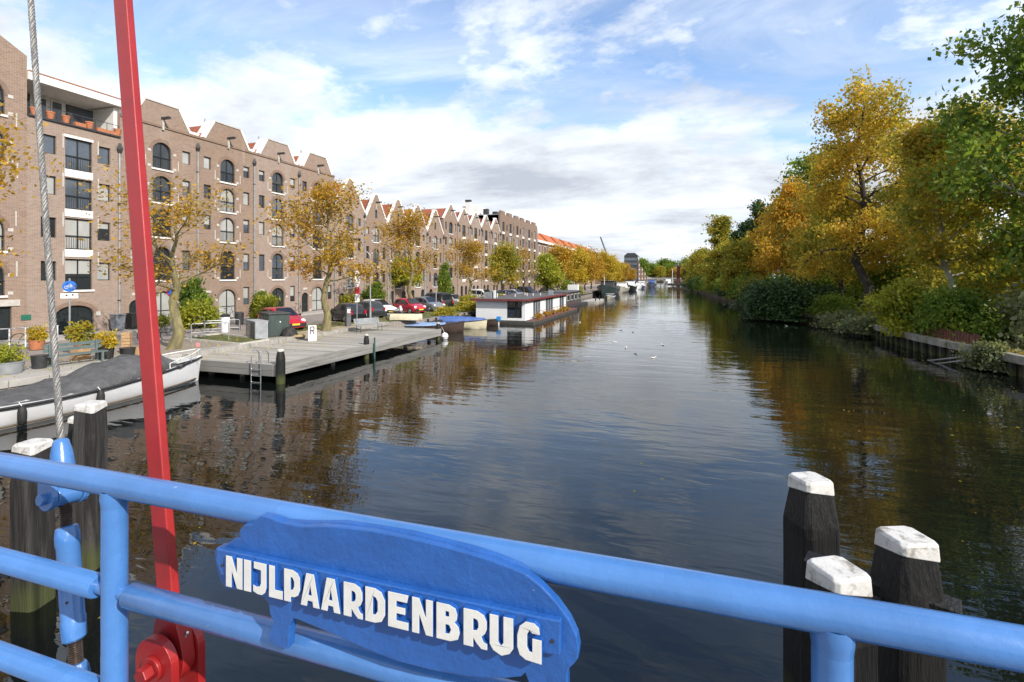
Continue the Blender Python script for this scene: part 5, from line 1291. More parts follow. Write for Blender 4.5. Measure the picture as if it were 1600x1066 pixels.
# ================================================================== CARS
def car_meshes(L=3.7, Wd=1.66, Hh=1.48, kind='hatch'):
    """front towards +x; returns dict of meshes (body material slot replaced later)"""
    w = Wd/2; zb = .22
    # stations: x, belt z, roof z, roof half width, body half width
    if kind == 'hatch':
        st = [(0,.62,.66,.80,.80),(.05*L,.80,.86,.85,.93),(.09*L,.88,Hh*.86,.72,.97),(.17*L,.90,Hh*.97,.72,1),(.38*L,.90,Hh,.73,1),(.56*L,.89,Hh*.975,.73,1),(.76*L,.88,.93,.82,1),(.88*L,.78,.83,.85,.97),(.97*L,.66,.70,.85,.88),(L,.50,.55,.80,.74)]
    else:
        st = [(0,.66,.70,.82,.82),(.03*L,.92,.98,.85,.94),(.05*L,1.02,Hh*.9,.80,.97),(.10*L,1.05,Hh*.985,.79,1),(.4*L,1.05,Hh,.80,1),(.62*L,1.03,Hh*.97,.79,1),(.78*L,1.0,1.06,.83,1),(.9*L,.90,.96,.85,.97),(.975*L,.76,.80,.85,.9),(L,.55,.6,.80,.78)]
    rings = []
    for x, zb_, zr, rw, bw in st:
        hw = w*bw
        rings.append([(x,-hw*.93,zb),(x,-hw,zb+.18),(x,-hw,zb_*.75),(x,-hw*.965,zb_),(x,-hw*rw*1.02,zb_+(zr-zb_)*.88),(x,-hw*rw*.8,zr),(x,0,zr+.015),(x,hw*rw*.8,zr),(x,hw*rw*1.02,zb_+(zr-zb_)*.88),(x,hw*.965,zb_),(x,hw,zb_*.75),(x,hw,zb+.18),(x,hw*.93,zb)])
    d = {}
    d['body'] = MB().loft(rings).mesh('body', None, smooth=35)
    def quad(i, j, k0, k1, a, b, c, e, off):
        """patch between stations i,j and ring points k0,k1"""
        P = lambda t, s: (Vector(rings[i][k0])*(1-s)+Vector(rings[i][k1])*s)*(1-t)+(Vector(rings[j][k0])*(1-s)+Vector(rings[j][k1])*s)*t
        q = [P(a,c)+off, P(b,c)+off, P(b,e)+off, P(a,e)+off]
        mb = MB(); mb.loft([[p-off*.9 for p in q], q]); return mb
    wi = []
    for s, (k0, k1) in ((-1,(3,4)),(1,(9,8))):
        off = Vector((0, s*.012, .002))
        for i, j, a, b in ((2,3,.3,1.0),(3,4,.04,.96),(4,5,.05,.95),(5,6,.05,.66)):
            mb = quad(i, j, k0, k1, a, b, .08, .86 if (i, j) != (5, 6) else .80, off); wi.append(mb.mesh('side_window', MT['carglass']))
    d['side'] = wi
    o = .012
    r5, r6 = rings[5], rings[6]
    q = [Vector(r6[4])*.93+Vector(r5[4])*.07, Vector(r6[8])*.93+Vector(r5[8])*.07, Vector(r5[7]), Vector(r5[5])]
    q = [p+Vector((.018,0,.022)) for p in q]; q[0].y *= .92; q[1].y *= .92
    mb = MB(); mb.loft([[p-Vector((.02,0,.02)) for p in q], q]); d['screen'] = mb.mesh('windscreen', MT['carglass'])
    r1, r2 = rings[1], rings[2]
    q = [Vector(r1[5])*.9+Vector(r2[5])*.1, Vector(r1[7])*.9+Vector(r2[7])*.1, Vector(r2[7])*.92+Vector(r1[7])*.08, Vector(r2[5])*.92+Vector(r1[5])*.08]
    q = [p+Vector((-.02,0,.012)) for p in q]
    mb = MB(); mb.loft([[p+Vector((.02,0,-.01)) for p in q], q]); d['rear'] = mb.mesh('rear_window', MT['carglass'])
    d['wheel'] = MB().tube([(0,-.09,0),(0,-.085,0),(0,.085,0),(0,.09,0)], [.26,.29,.29,.26], 18).mesh('wheel', MT['tyre'], smooth=True)
    d['rim'] = MB().lathe([(.19,0),(.17,.03),(.05,.02)], (0,0,0), 14).mesh('rim', MT['rim'], smooth=True)
    d['head'] = MB().lathe([(.13,0),(.12,.05),(.04,.08)], (0,0,0), 10).mesh('headlight', MT['lamp_white'], smooth=True)
    d['tail'] = MB().box(-.03,.04,-.08,.08,-.14,.14).mesh('tail_light', MT['red_lamp'])
    d['bump'] = MB().box(-.05,.07,-w*.82,w*.82,-.12,.10).mesh('bumper', MT['black_plastic'])
    d['plate'] = MB().box(-.02,.02,-.26,.26,-.06,.06).mesh('number_plate', MT['plate_yellow'])
    d['mirror'] = MB().box(-.05,.05,-.09,.09,-.06,.07).mesh('wing_mirror', MT['black_plastic'])
    d['dims'] = (L, w, Hh, st)
    return d
CM = {'hatch': car_meshes(3.6,1.65,1.47,'hatch'), 'mid': car_meshes(4.1,1.74,1.48,'hatch'), 'van': car_meshes(4.5,1.84,1.82,'van')}
BODY = {}
def car(label, kind, paint, mid, rz, group='cars parked along the quay', cat='car'):
    d = CM[kind]; L, w, Hh, st = d['dims']
    c, s = math.cos(rz), math.sin(rz)
    t = thing('parked_van' if kind == 'van' else 'parked_car', label, cat, (mid[0]-c*L/2, mid[1]-s*L/2, 1.0), rz, group)
    if (kind, paint) not in BODY:
        m = d['body'].copy(); m.materials.clear(); m.materials.append(MT[paint]); BODY[(kind, paint)] = m
    link('body', BODY[(kind, paint)], t)
    for m in d['side']: link('side_window', m, t)
    link('windscreen', d['screen'], t); link('rear_window', d['rear'], t)
    for x in (.19*L, .80*L):
        for sd in (-1, 1):
            wv = link('wheel', d['wheel'], t, (x, sd*(w-.075), .29)); r = link('rim', d['rim'], wv, (0, sd*.09, 0)); r.rotation_euler = (R(-90*sd), 0, 0)
    for sd in (-1, 1):
        hl = link('headlight', d['head'], t, (L-.16, sd*w*.66, .66)); hl.rotation_euler = (0, R(62), 0); hl.scale = (1,1.35,1)
        link('tail_light', d['tail'], t, (.04 if kind != 'van' else .02, sd*w*.74, .80))
        link('wing_mirror', d['mirror'], t, (L*.66, sd*(w+.08), .96))
    link('bumper', d['bump'], t, (L-.03, 0, .40)); b = link('bumper', d['bump'], t, (.05, 0, .40))
    link('number_plate', d['plate'], t, (L+.03, 0, .44)); link('number_plate', d['plate'], t, (.03, 0, .62))
    return t
OUT = math.atan2(-.38, .925)
car('red hatchback parked behind the dark green cabinet', 'mid', 'car_red', (-26.0,28.3), OUT)
car('black hatchback parked tail to the quay behind the second tree', 'hatch', 'car_black', (-25.6,34.9), OUT+math.pi)
car('dark hatchback with red tail lights between the black car and the motorbike', 'hatch', 'car_dark', (-26.2,38.6), OUT+math.pi)
car('white hatchback facing the quay behind the motorbike', 'mid', 'car_white', (-26.8,41.2), OUT)
car('small red hatchback facing the quay behind the third tree', 'hatch', 'car_red', (-25.3,44.4), OUT)
car('grey blue hatchback beside the small red one', 'mid', 'car_grey', (-25.2,48.0), OUT)
car('black van parked tail to the quay beyond the grey car', 'van', 'car_black', (-26.2,51.6), OUT+math.pi, cat='van')
car('silver car half hidden by the bush before the houseboat', 'mid', 'car_silver', (-25.8,55.5), OUT)
car('white van seen over the houseboat roof, leftmost there', 'van', 'car_white', (-26.5,67.0), OUT, cat='van')
car('white car behind the houseboat roof next to the van', 'mid', 'car_white', (-26.3,72.0), OUT)
car('navy car behind the houseboat roof', 'mid', 'car_navy', (-26.0,76.0), OUT)
car('silver car behind the houseboat roof, right of the navy one', 'mid', 'car_silver', (-26.0,80.5), OUT)
car('black van by the far warehouses beyond the houseboat', 'van', 'car_black', (-26.5,88.0), OUT, cat='van')
car('dark car parked past the green and yellow tree', 'mid', 'car_dark', (-24.5,97.0), OUT)

# motorbike
mbk = thing('motorcycle', 'black and grey motorcycle parked by the tall lamp post', 'motorcycle', (-23.4,37.2,1.0), OUT+.4)
for x in (.3, 1.65):
    wv = MB().tube([(x+.30*math.cos(a), 0, .30+.30*math.sin(a)) for a in np.linspace(0, 2*math.pi, 19)], .055, 6, caps=False).build('wheel', MT['tyre'], mbk, smooth=True)
    MB().cyl((x,-.03,.30),(x,.03,.30),.16,n=12).build('rim', MT['rim'], wv)
MB().loft([[(.55,-.1,.35),(.55,.1,.35),(.55,.1,.6),(.55,-.1,.6)],[(1.2,-.15,.3),(1.2,.15,.3),(1.2,.15,.72),(1.2,-.15,.72)]]).build('engine', MT['darkmetal'], mbk, bevel=.03)
MB().loft([[(.15,-.08,.72),(.15,.08,.72),(.15,.06,.82),(.15,-.06,.82)],[(.85,-.14,.68),(.85,.14,.68),(.85,.10,.80),(.85,-.10,.80)]]).build('saddle', MT['black_plastic'], mbk, bevel=.02)
MB().loft([[(.85,-.13,.70),(.85,.13,.70),(.85,.08,.92),(.85,-.08,.92)],[(1.35,-.10,.78),(1.35,.10,.78),(1.35,.06,.98),(1.35,-.06,.98)]]).build('tank', MT['car_silver'], mbk, bevel=.03)
MB().tube([(1.65,0,.30),(1.35,0,1.0)], .035, 6).build('fork', MT['chrome'], mbk); MB().tube([(1.25,-.36,1.05),(1.36,0,1.02),(1.25,.36,1.05)], .018, 6).build('handlebar', MT['chrome'], mbk)
MB().loft([[(1.42,-.13,.78),(1.42,.13,.78),(1.36,.12,1.18),(1.36,-.12,1.18)],[(1.55,-.08,.82),(1.55,.08,.82),(1.40,.07,1.15),(1.40,-.07,1.15)]]).build('fairing', MT['lamp_white'], mbk)

# ================================================================== STREET FURNITURE
def pole_sign(): pass
lp_ = thing('street_lamp', 'tall slim grey street lamp with curved arm right of the black cars', 'street lamp', (-26.0,38.1,1.0), world=True) if False else thing('street_lamp', 'tall slim grey street lamp with curved arm right of the parked black cars', 'street lamp', (-24.3,36.3,1.0))
MB().tube([(0,0,0),(0,0,1.0),(0,0,1.02),(0,0,5.1),(-.02,-.01,5.35),(-.22,-.08,5.6),(-.55,-.2,5.68)], [.11,.10,.065,.05,.045,.04,.035], 10).build('pole', MT['zinc'], lp_, smooth=True)
MB().loft([[(-.5,-.25,5.62),(-.5,-.10,5.62),(-.5,-.10,5.72),(-.5,-.25,5.72)],[(-1.1,-.46,5.62),(-1.1,-.34,5.62),(-1.1,-.34,5.68),(-1.1,-.46,5.68)]]).build('lamp_head', MT['grey_render'], lp_, bevel=.02)
gl = thing('street_lamp', 'globe street lamp on a thin post before the pointed gables', 'street lamp', (-33.6,54.5,1.1))
MB().tube([(0,0,0),(0,0,.7),(0,0,.72),(0,0,5.0)], [.1,.1,.05,.04], 8).build('pole', MT['zinc'], gl, smooth=True)
MB().lathe([(.06,4.95),(.2,5.05),(.3,5.28),(.26,5.5),(.12,5.6)], (0,0,0), 14).build('globe', MT['curtain'], gl, smooth=True); MB().lathe([(.31,5.3),(.30,5.42),(.14,5.62),(.02,5.68)], (0,0,0), 14).build('hood', MT['zinc'], gl, smooth=True)
o = thing('street_lamp', 'thin pale lamp post beside the third tree trunk', 'street lamp', (-29.5,55.5,1.0)); MB().tube([(0,0,0),(0,0,6.2)], [.09,.05], 8).build('pole', MT['zinc'], o, smooth=True); MB().box(-.12,.5,-.1,.1,6.2,6.3).build('lamp_head', MT['grey_render'], o)
o = thing('street_lamp', 'low black topped lamp post near the grey blue car', 'street lamp', (-23.2,46.0,1.0)); MB().tube([(0,0,0),(0,0,3.2)], [.07,.045], 8).build('pole', MT['zinc'], o, smooth=True); MB().lathe([(.06,3.2),(.17,3.3),(.2,3.5),(.08,3.62)], (0,0,0), 10).build('lantern', MT['darkmetal'], o, smooth=True)
# bicycle route sign
sgn = thing('bicycle_route_sign', 'round blue bicycle sign with white plate under it on a post', 'traffic sign', (-32.4,19.35,1.0), R(-38))
MB().cyl((0,0,0),(0,0,3.5),.045,n=8).build('pole', MT['zinc'], sgn, smooth=True)
MB().cyl((.05,0,3.05),(.075,0,3.05),.31,n=28).build('disc', M('sign_blue', (.02,.14,.52), .4, .05, 5), sgn)
mb = MB()
for y in (-.13, .13): mb.tube([(.08, y+.075*math.cos(a), 2.99+.075*math.sin(a)) for a in np.linspace(0, 2*math.pi, 15)], .011, 5, caps=False)
mb.tube([(.08,-.13,2.99),(.08,-.05,3.11),(.08,.08,3.11),(.08,.13,2.99)], .011, 5); mb.tube([(.08,-.05,3.11),(.08,.0,2.99),(.08,.08,3.11)], .011, 5); mb.tube([(.08,.08,3.11),(.08,.06,3.17),(.08,.0,3.17)], .011, 5)
tag(mb.build('bicycle_symbol', MT['white'], sgn), kind='stuff')
MB().box(.05,.075,-.38,.38,2.38,2.66).build('text_plate', MT['white'], sgn); MB().cyl((.075,-.12,2.55),(.082,-.12,2.55),.05,n=8).build('plate_mark', MT['darkmetal'], sgn)
MB().cyl((.075,.14,2.57),(.082,.14,2.57),.05,n=8).build('plate_mark', MT['darkmetal'], sgn)
# no-parking disc beside first tree
o = thing('no_parking_sign', 'small blue and red no parking sign on a pale post by the red bar', 'traffic sign', (-29.8,23.3,1.0), R(-40)); MB().cyl((0,0,0),(0,0,5.6),.06,n=8).build('pole', MT['zinc'], o, smooth=True)
di = MB().cyl((.06,0,2.6),(.08,0,2.6),.24,n=20).build('disc', MT['red_lamp'], o); MB().cyl((.08,0,2.6),(.086,0,2.6),.18,n=20).build('blue_field', M('sign_blue2', (.03,.10,.48), .4, .05, 5), di)
# parking machine and its sign
pm = thing('parking_meter', 'dark grey parking meter on the verge right of the second tree', 'parking meter', (-22.6,31.0,1.0), R(-35))
MB().box(-.19,.19,-.17,.17,0,1.45).build('cabinet', M('meter_grey', (.10,.105,.115), .5, .15, 4), pm, bevel=.03); MB().box(.19,.20,-.11,.11,1.0,1.28).build('screen', MT['lamp_white'], pm); MB().lathe([(.24,1.45),(.24,1.5),(.08,1.6)], (0,0,0), 12).build('top', MT['darkmetal'], pm)
ps = thing('parking_sign', 'white and red parking notice boards on a post by the meter', 'traffic sign', (-22.2,31.5,1.0), R(-35)); MB().cyl((0,0,0),(0,0,4.0),.035,n=8).build('pole', MT['zinc'], ps)
for z0, z1, mm in ((2.85,4.0,'white'),(2.35,2.82,'red_lamp'),(1.75,2.32,'white')): MB().box(.03,.05,-.17,.17,z0,z1).build('board', MT[mm], ps)
# P sandwich board
sb = thing('sandwich_board', 'white sandwich board with a black letter at the back of the jetty', 'sign', (-20.7,25.0,.81), R(-52)); sb.scale = (.78,.66,.80)
for s in (-1, 1): MB().prism([(s*.20,0),(s*.22,0),(s*.05,1.12),(s*.03,1.12)], 'y', -.34, .34).build('panel', MT['white'], sb)
def onp(y, z): return (.235-.17*z/1.12, y, z)
for pts in ([(-.14,.50),(-.14,1.02),(.10,1.02),(.14,.95),(.14,.82),(.10,.75),(-.12,.75)], [(.02,.74),(.15,.50)]):
    MB().tube([onp(y, z) for y, z in pts], .045, 6).build('letter', MT['frame'], sb)
# cabinets
dc = thing('utility_cabinet', 'large dark green utility cabinet in front of the red car', 'cabinet', (-23.6,25.1,1.0), R(-30)); 
MB().box(-.95,.95,-.6,.6,0,1.32).build('body', M('cabinet_green', (.035,.052,.05), .5, .2, 2), dc, bevel=.02); MB().box(-1.0,1.0,-.65,.65,1.32,1.42).build('lid', MT['darkmetal'], dc, bevel=.02)
for x in (-.45, .45): MB().box(x-.43,x+.43,-.615,-.601,.08,1.26).build('door_panel', M('cabinet_green_%d' % int(x*10), (.045,.066,.062), .45, .2, 2), dc)
MB().box(.952,.966,-.5,.5,.08,1.26).build('door_panel', M('cabinet_side', (.042,.062,.058), .45, .2, 2), dc); MB().prism([(.0,.92),(.10,.92),(.05,.82)], 'x', .966, .972).build('warning_mark', MT['white'], dc)
gc = thing('electric_cabinet', 'low grey steel cabinet with a poster beside the green cabinet', 'cabinet', (-23.4,23.55,1.0), R(-28)); MB().box(-.85,.85,-.35,.35,.05,1.02).build('body', MT['zinc'], gc, bevel=.02); MB().box(-.87,.87,-.37,.37,1.02,1.06).build('lid', MT['grey_render'], gc)
MB().box(.05,.80,-.366,-.352,.10,.95).build('door', M('cab_door', (.13,.125,.12), .6, .2, 3), gc); po = MB().box(-.70,-.12,-.362,-.352,.15,.92).build('poster', M('poster', (.45,.40,.40), .7, .6, 9, dirt=((.16,.03,.04), 7, .52)), gc)
st_ = thing('tree_stump', 'rough grey brown stump beside the green cabinet', 'stump', (-22.3,24.9,1.0)); MB().lathe([(.5,0),(.47,.2),(.36,.42),(.2,.55),(.05,.58)], (0,0,0), 11).build('wood', MT['old_wood'], st_); MB().lathe([(.62,0),(.5,.12),(.3,.1)], (.2,.3,0), 9).build('root', MT['reed'], st_)
# bins
b_ = thing('litter_bin', 'white topped litter bin in the lane behind the railings', 'bin', (-28.0,25.6,1.0)); MB().lathe([(.24,0),(.26,.95),(.22,1.0)], (0,0,0), 14).build('body', MT['hull_white'], b_, smooth=True); MB().lathe([(.28,1.0),(.28,1.12),(.1,1.2)], (0,0,0), 14).build('lid', MT['darkmetal'], b_, smooth=True)
b_ = thing('litter_bin', 'dark litter bin on a post next to the white one', 'bin', (-28.2,26.9,1.0)); MB().lathe([(.24,.35),(.28,1.15),(.22,1.22)], (0,0,0), 10).build('body', MT['darkmetal'], b_, smooth=True); MB().cyl((0,0,0),(0,0,.4),.06,n=8).build('post', MT['darkmetal'], b_)
for i, (x, y, lab) in enumerate(((-34.6,23.4,'blue grey wheelie bin against the wall by the drainpipe'), (-34.5,24.3,'dark wheelie bin right of the blue grey one'))):
    b_ = thing('wheelie_bin', lab, 'bin', (x,y,1.1)); MB().loft([[(-.26,-.24,.05),(.26,-.24,.05),(.26,.24,.05),(-.26,.24,.05)],[(-.32,-.30,1.0),(.32,-.30,1.0),(.32,.30,1.0),(-.32,.30,1.0)]]).build('body', MT['car_grey' if i == 0 else 'black_plastic'], b_, bevel=.02); MB().box(-.34,.36,-.32,.32,1.0,1.08).build('lid', MT['car_grey' if i == 0 else 'black_plastic'], b_, bevel=.02)
    for s in (-1,1): MB().cyl((-.25,s*.2,.08),(-.25,s*.26,.08),.08,n=10).build('wheel', MT['tyre'], b_)
# railings by the lawn
for i, (x, y, lab) in enumerate(((-24.7,21.6,'pale tubular barrier at the near side of the lawn'), (-25.6,23.2,'pale tubular barrier at the far side of the lawn'))):
    o = thing('tube_barrier', lab, 'barrier', (x,y,1.0), R(58)); MB().tube([(-.9,0,0),(-.9,0,.98),(-.85,0,1.02),(.85,0,1.02),(.9,0,.98),(.9,0,0)], .026, 8).build('hoop', MT['zinc'], o, smooth=True); MB().tube([(-.9,0,.55),(.9,0,.55)], .02, 6).build('bar', MT['zinc'], o)
fn = thing('picket_barrier', 'low pale metal bicycle rack in front of the left portal', 'barrier', (-31.6,16.9,1.0), R(75)); MB().tube([(-1.3,0,1.0),(1.3,0,1.0)], .03, 8).build('top_bar', MT['zinc'], fn)
for x in (-1.25,-.6,.0,.6,1.25): MB().tube([(x,0,0),(x,0,1.0)], .035, 8).build('post', MT['hull_white'], fn)
bk = thing('bicycle', 'dark bicycle leaning on the rack near the left portal', 'bicycle', (-32.2,17.5,1.0), R(80))
for x in (-.52,.52):
    wv = MB().tube([(x+.33*math.cos(a),0,.34+.33*math.sin(a)) for a in np.linspace(0,2*math.pi,19)], .02, 5, caps=False).build('wheel', MT['tyre'], bk)
MB().tube([(-.52,0,.34),(-.15,0,.85),(.36,0,.86),(-.05,0,.33),(-.52,0,.34)], .018, 6).build('frame', MT['darkmetal'], bk); MB().tube([(.52,0,.34),(.36,0,.86),(.34,0,1.0)], .018, 6).build('fork', MT['darkmetal'], bk); MB().tube([(.2,-.26,1.04),(.34,0,1.02),(.2,.26,1.04)], .014, 6).build('handlebar', MT['chrome'], bk); MB().box(-.3,-.04,-.07,.07,.93,.98).build('saddle', MT['black_plastic'], bk, bevel=.02)
index_kids(bk)
for loc, rz_, lab in (((-27.6,20.7,1.0), 1.0, 'bicycle standing behind the lichen covered tree trunk'), ((-29.2,24.6,1.0), .4, 'bicycle parked by the litter bins in the lane'), ((-33.9,31.2,1.12), 1.45, 'bicycle against the wall of the second warehouse'), ((-33.9,38.9,1.12), 1.6, 'bicycle against the wall behind the red car')):
    c = copy_tree(bk); c.location = loc; c.rotation_euler = (0, 0, rz_); c['label'] = lab; c['group'] = 'bicycles on the quay'
bk['group'] = 'bicycles on the quay'
for a, b, lab in (((-19.9,16.9,1.0),(-21.75,17.3,.98),'bow mooring line from the sloop to the quay'), ((-21.3,11.4,.8),(-22.1,10.4,1.04),'breast mooring line from the sloop to the quay edge')):
    a, b = Vector(a), Vector(b); o = MB().tube([a+(b-a)*t_-Vector((0,0,.25*math.sin(math.pi*t_))) for t_ in np.linspace(0,1,9)], .016, 6).build('mooring_line', M('rope_%d' % int(abs(a.x*10)), (.45,.42,.36), .9, .2, 20)); tag(o, lab, 'rope')
# planters and bench at the quay edge
def pot(label, x, y, r, h_, mt, plant, ps_=1.):
    t = thing('planter_tub', label, 'planter', (x,y,1.03), 0, 'planters on the quay edge'); MB().lathe([(r*.82,0),(r,h_*.95),(r*1.05,h_*.95),(r*1.05,h_),(r*.9,h_)], (0,0,0), 18).build('tub', MT[mt], t, smooth=True)
    MB().lathe([(r*.9,h_-.06),(r*.5,h_-.03),(.02,h_-.02)], (0,0,0), 14).build('soil', MT['earth'], t)
    if plant: tag(link('plant', plant, t, (0,0,h_-.02), 0, ps_), kind='stuff')
    return t
pl1 = bush_meshes(340, .42, .62, 1500, .05, 'L_lime', 22)[1]; pl2 = bush_meshes(341, .3, .6, 900, .05, 'L_gold', 16)[1]; pl3 = bush_meshes(342, .32, .95, 1100, .055, 'L_mixed', 18)[1]
pot('wide zinc tub with a leafy plant at the left edge on the quay', -23.6, 12.1, .46, .42, 'zinc', pl1)
pot('dark round tub beside the wide zinc tub', -23.75, 13.15, .27, .50, 'darkmetal', None)
pot('black pot with yellow plant right of the green bench', -23.7, 15.55, .30, .50, 'black_plastic', pl2, 1.2)
pot('black pot close to the red bar on the quay', -23.4, 16.25, .30, .40, 'black_plastic', None)
pot('pot with a tall yellow green bush behind the green bench', -26.6, 16.4, .30, .40, 'terracotta', pl3, 1.45)
pot('terracotta pot with orange flowers before the bicycle rack', -30.0, 16.5, .32, .45, 'terracotta', pl2, 1.2)
pot('grey tub with shrub under the portal wall lamp', -31.5, 24.2, .3, .4, 'concrete', pl1, 1.1)
MT['bench_green'] = M('bench_green', (.10,.14,.14), .6, .2, 4)
gb = thing('quay_bench', 'weathered green wooden bench on the quay behind the sloop', 'bench', (-23.4,14.25,1.03), R(84))
for i in range(3): MB().box(-1.0,1.0,-.24+i*.16,-.11+i*.16,.40,.44).build('seat_slat', MT['bench_green'], gb)
for i in range(2): MB().box(-1.0,1.0,.27,.30,.56+i*.18,.69+i*.18).build('back_slat', MT['bench_green'], gb)
for x in (-.8,.8): MB().box(x-.04,x+.04,-.24,-.16,0,.40).build('leg', MT['bench_green'], gb); MB().box(x-.04,x+.04,.22,.269,0,.86).build('leg', MT['bench_green'], gb)
for i, (x, y, w_, h_, lab) in enumerate(((-24.6,15.1,.5,.45,'pale wooden crate behind the green bench'), (-23.5,16.9,.55,.32,'low wooden crate beside the red bar on the quay'), (-24.4,16.9,.32,1.0,'upright brown wooden box on the quay by the red bar'))):
    t = thing('wooden_crate', lab, 'crate', (x,y,1.03), R(20*i))
    n = max(2, int(h_/.14))
    for s in range(4):
        for k in range(n):
            z0 = h_*k/n+.005; z1 = h_*(k+1)/n-.012; a = w_/2
            q = ((-a,a,-a,-a+.02),(-a,a,a-.02,a),(-a,-a+.02,-a+.021,a-.021),(a-.02,a,-a+.021,a-.021))[s]
            MB().box(q[0],q[1],q[2],q[3],z0,z1).build('board', M('crate_wood_%d' % i, (.42,.27,.14), .8, .25, 5) if (s, k) == (0, 0) else bpy.data.materials['crate_wood_%d' % i], t)
# leaves drifting on the water
rng = np.random.default_rng(91); n = 700
xs = np.concatenate([13.4-np.abs(rng.normal(size=n//2))*1.6, rng.uniform(-16,12,n//2)]); ys = np.concatenate([rng.uniform(20,56,n//2), rng.uniform(4,60,n//2)])
cc_ = np.column_stack([xs, ys, np.full(n,.006)]); me = leaf_mesh('floating_leaves', cc_, rng.uniform(.025,.06,n), MT['L_gold'], rng)
co = np.empty(n*12); me.vertices.foreach_get('co', co); co = co.reshape(-1,3); co[:,2] = .006 + (co[:,2]-.006)*.05; me.vertices.foreach_set('co', co.ravel())
tag(link('floating_leaves', me), kind='stuff')
# gulls on the water
gm_ = MB().loft([[(-.30,0,.10)]*6 if False else [(-.30,.015*math.cos(a),.12+.015*math.sin(a)) for a in np.linspace(0,2*math.pi,7)[:-1]], [(-.12,.08*math.cos(a),.08+.07*math.sin(a)) for a in np.linspace(0,2*math.pi,7)[:-1]], [(.06,.09*math.cos(a),.08+.08*math.sin(a)) for a in np.linspace(0,2*math.pi,7)[:-1]], [(.17,.045*math.cos(a),.13+.05*math.sin(a)) for a in np.linspace(0,2*math.pi,7)[:-1]], [(.20,.042*math.cos(a),.21+.042*math.sin(a)) for a in np.linspace(0,2*math.pi,7)[:-1]], [(.27,.03*math.cos(a),.22+.03*math.sin(a)) for a in np.linspace(0,2*math.pi,7)[:-1]], [(.33,.006*math.cos(a),.21+.006*math.sin(a)) for a in np.linspace(0,2*math.pi,7)[:-1]]]).mesh('gull', MT['white'], smooth=True)
for i, (x, y) in enumerate(((-4.9,44.3),(-3.8,43.1),(-6.4,37.2),(-4.4,36.0),(-3.4,33.6),(-2.6,31.2),(-1.5,29.8),(-9.6,50.5),(-1.2,35.6),(9.2,53.0))):
    g = tag(link('gull', gm_, None, (x,y,-.01), i*1.1, .52), 'small white gull floating on the open water', 'gull', 'gulls resting on the canal')
# ================================================================== FAR BACKGROUND
tw = thing('far_tower_block', 'dark grey stepped tower block far down the left bank', 'building', (-31,338,1), world=True)
MB().box(-35,-26.5,335,345,1,17.5).build('tower', MT['car_dark'], tw)
MB().prism([(-35.4,17.5),(-26.1,17.5),(-28.5,19.6),(-33,19.6)], 'y', 334.5, 345.5).build('roof', MT['darkmetal'], tw)
for k in range(5):
    MB().box(-34.6,-26.9,334.6,334.95,2.4+k*3.1,3.9+k*3.1).build('window_band', MT['glass2'], tw)
    MB().box(-26.49,-26.3,336,344,2.4+k*3.1,3.9+k*3.1).build('window_band', MT['glass2'], tw)
for k in range(4): MB().box(-40+2*k,-26+1.3*k,336+8*k,343.9+8*k,1,13.5-2.9*k).build('terrace_wing', MT['brick3'], tw)
MB().box(-44,-35.05,336,350,1,13.5).build('terrace_wing', MT['brick3'], tw)
for k in range(4):
    for j in range(4-k): MB().box(-26+1.3*k,-25.8+1.3*k,337+8*k,343+8*k,2.6+j*2.9,3.7+j*2.9).build('balcony', MT['hull_white'], tw)
lb = thing('far_terrace_houses', 'low brick houses below the far tower', 'building', (-40,262,1), world=True)
MB().box(-52,-33,228,285,1,8).build('wall', MT['brick3'], lb); MB().prism([(-52.5,8),(-32.5,8),(-42,11)], 'y', 227.5, 285.5).build('roof', MT['tile'], lb)
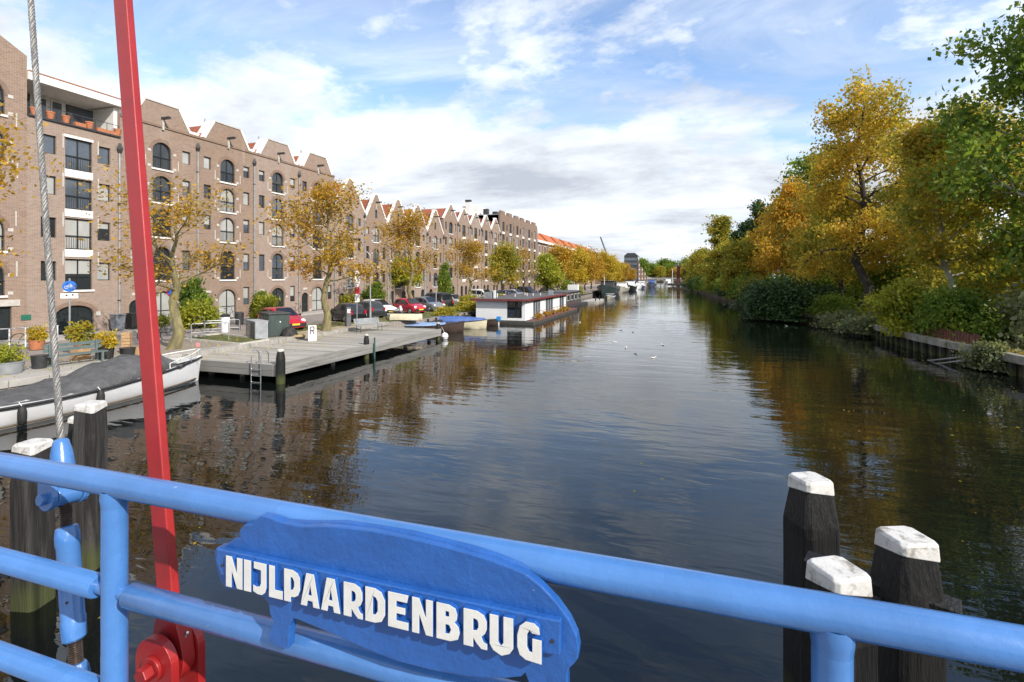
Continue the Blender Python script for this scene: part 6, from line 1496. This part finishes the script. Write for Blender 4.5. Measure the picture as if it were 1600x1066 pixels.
for k in range(9):
    for j in range(2): MB().box(-33,-32.9,231+k*6,232.6+k*6,2.4+j*3,4.2+j*3).build('window', MT['hull_white'], lb)
cr = thing('construction_crane', 'thin lattice crane jib above the far trees', 'crane', (-42,330,1), world=True)
mb = MB()
P0, P1 = Vector((-42,330,9)), Vector((-49.5,330,30))
for k in range(28):
    a, b = P0+(P1-P0)*(k/28), P0+(P1-P0)*((k+1)/28); s = .6*(1-.5*k/28)
    for dx, dy in ((s,0),(-s,0),(0,s)): mb.tube([a+Vector((dx,dy,0)), b+Vector((dx*.98,dy*.98,0))], .13, 4)
    mb.tube([a+Vector((s,0,0)), b+Vector((-s,0,0))], .09, 4); mb.tube([a+Vector((-s,0,0)), b+Vector((0,s,0))], .09, 4)
tag(mb.build('lattice_jib', MT['car_dark'], cr), kind='stuff')
MB().box(-43.5,-40.5,328.5,331.5,1,9.5).build('crane_base', MT['grey_render'], cr)
fb_ = thing('far_bridge', 'low pale bridge closing the end of the canal', 'bridge', (-10,392,0), world=True)
MB().box(-24,0,390,396,2.6,3.2).build('deck', MT['concrete'], fb_)
for x in (-18,-12,-6): MB().box(x-.4,x+.4,390.5,395.5,-.5,2.6).build('pier', MT['concrete'], fb_)
MB().box(-24,0,390,390.1,3.9,4.0).build('handrail', MT['hull_white'], fb_)
rc = thing('rusty_post', 'rust red dolphin structure off the right bank far away', 'post', (-1.5,262,0), world=True)
MB().box(-2.3,-.7,261,263,-.5,9.2).build('column', M('rust', (.10,.035,.028), .9, .3, 1), rc); MB().box(-2.9,-.1,260.6,263.4,9.2,9.9).build('head', M('rust2', (.09,.04,.035), .9, .3, 1), rc)
fh = thing('park_building', 'white walled building glimpsed between the trees on the right bank', 'building', (30,62,.95), world=True)
MB().box(33,42,52,78,.95,5.2).build('wall', MT['hull_white'], fh); MB().box(32.6,42.4,51.6,78.4,5.2,5.6).build('roof', MT['darkmetal'], fh)
for k in range(5): MB().box(32.9,33.0,54+k*5,56.6+k*5,1.8,3.8).build('window', MT['glass'], fh)
for o in bpy.data.objects:
    if '_w' in o.keys(): del o['_w']
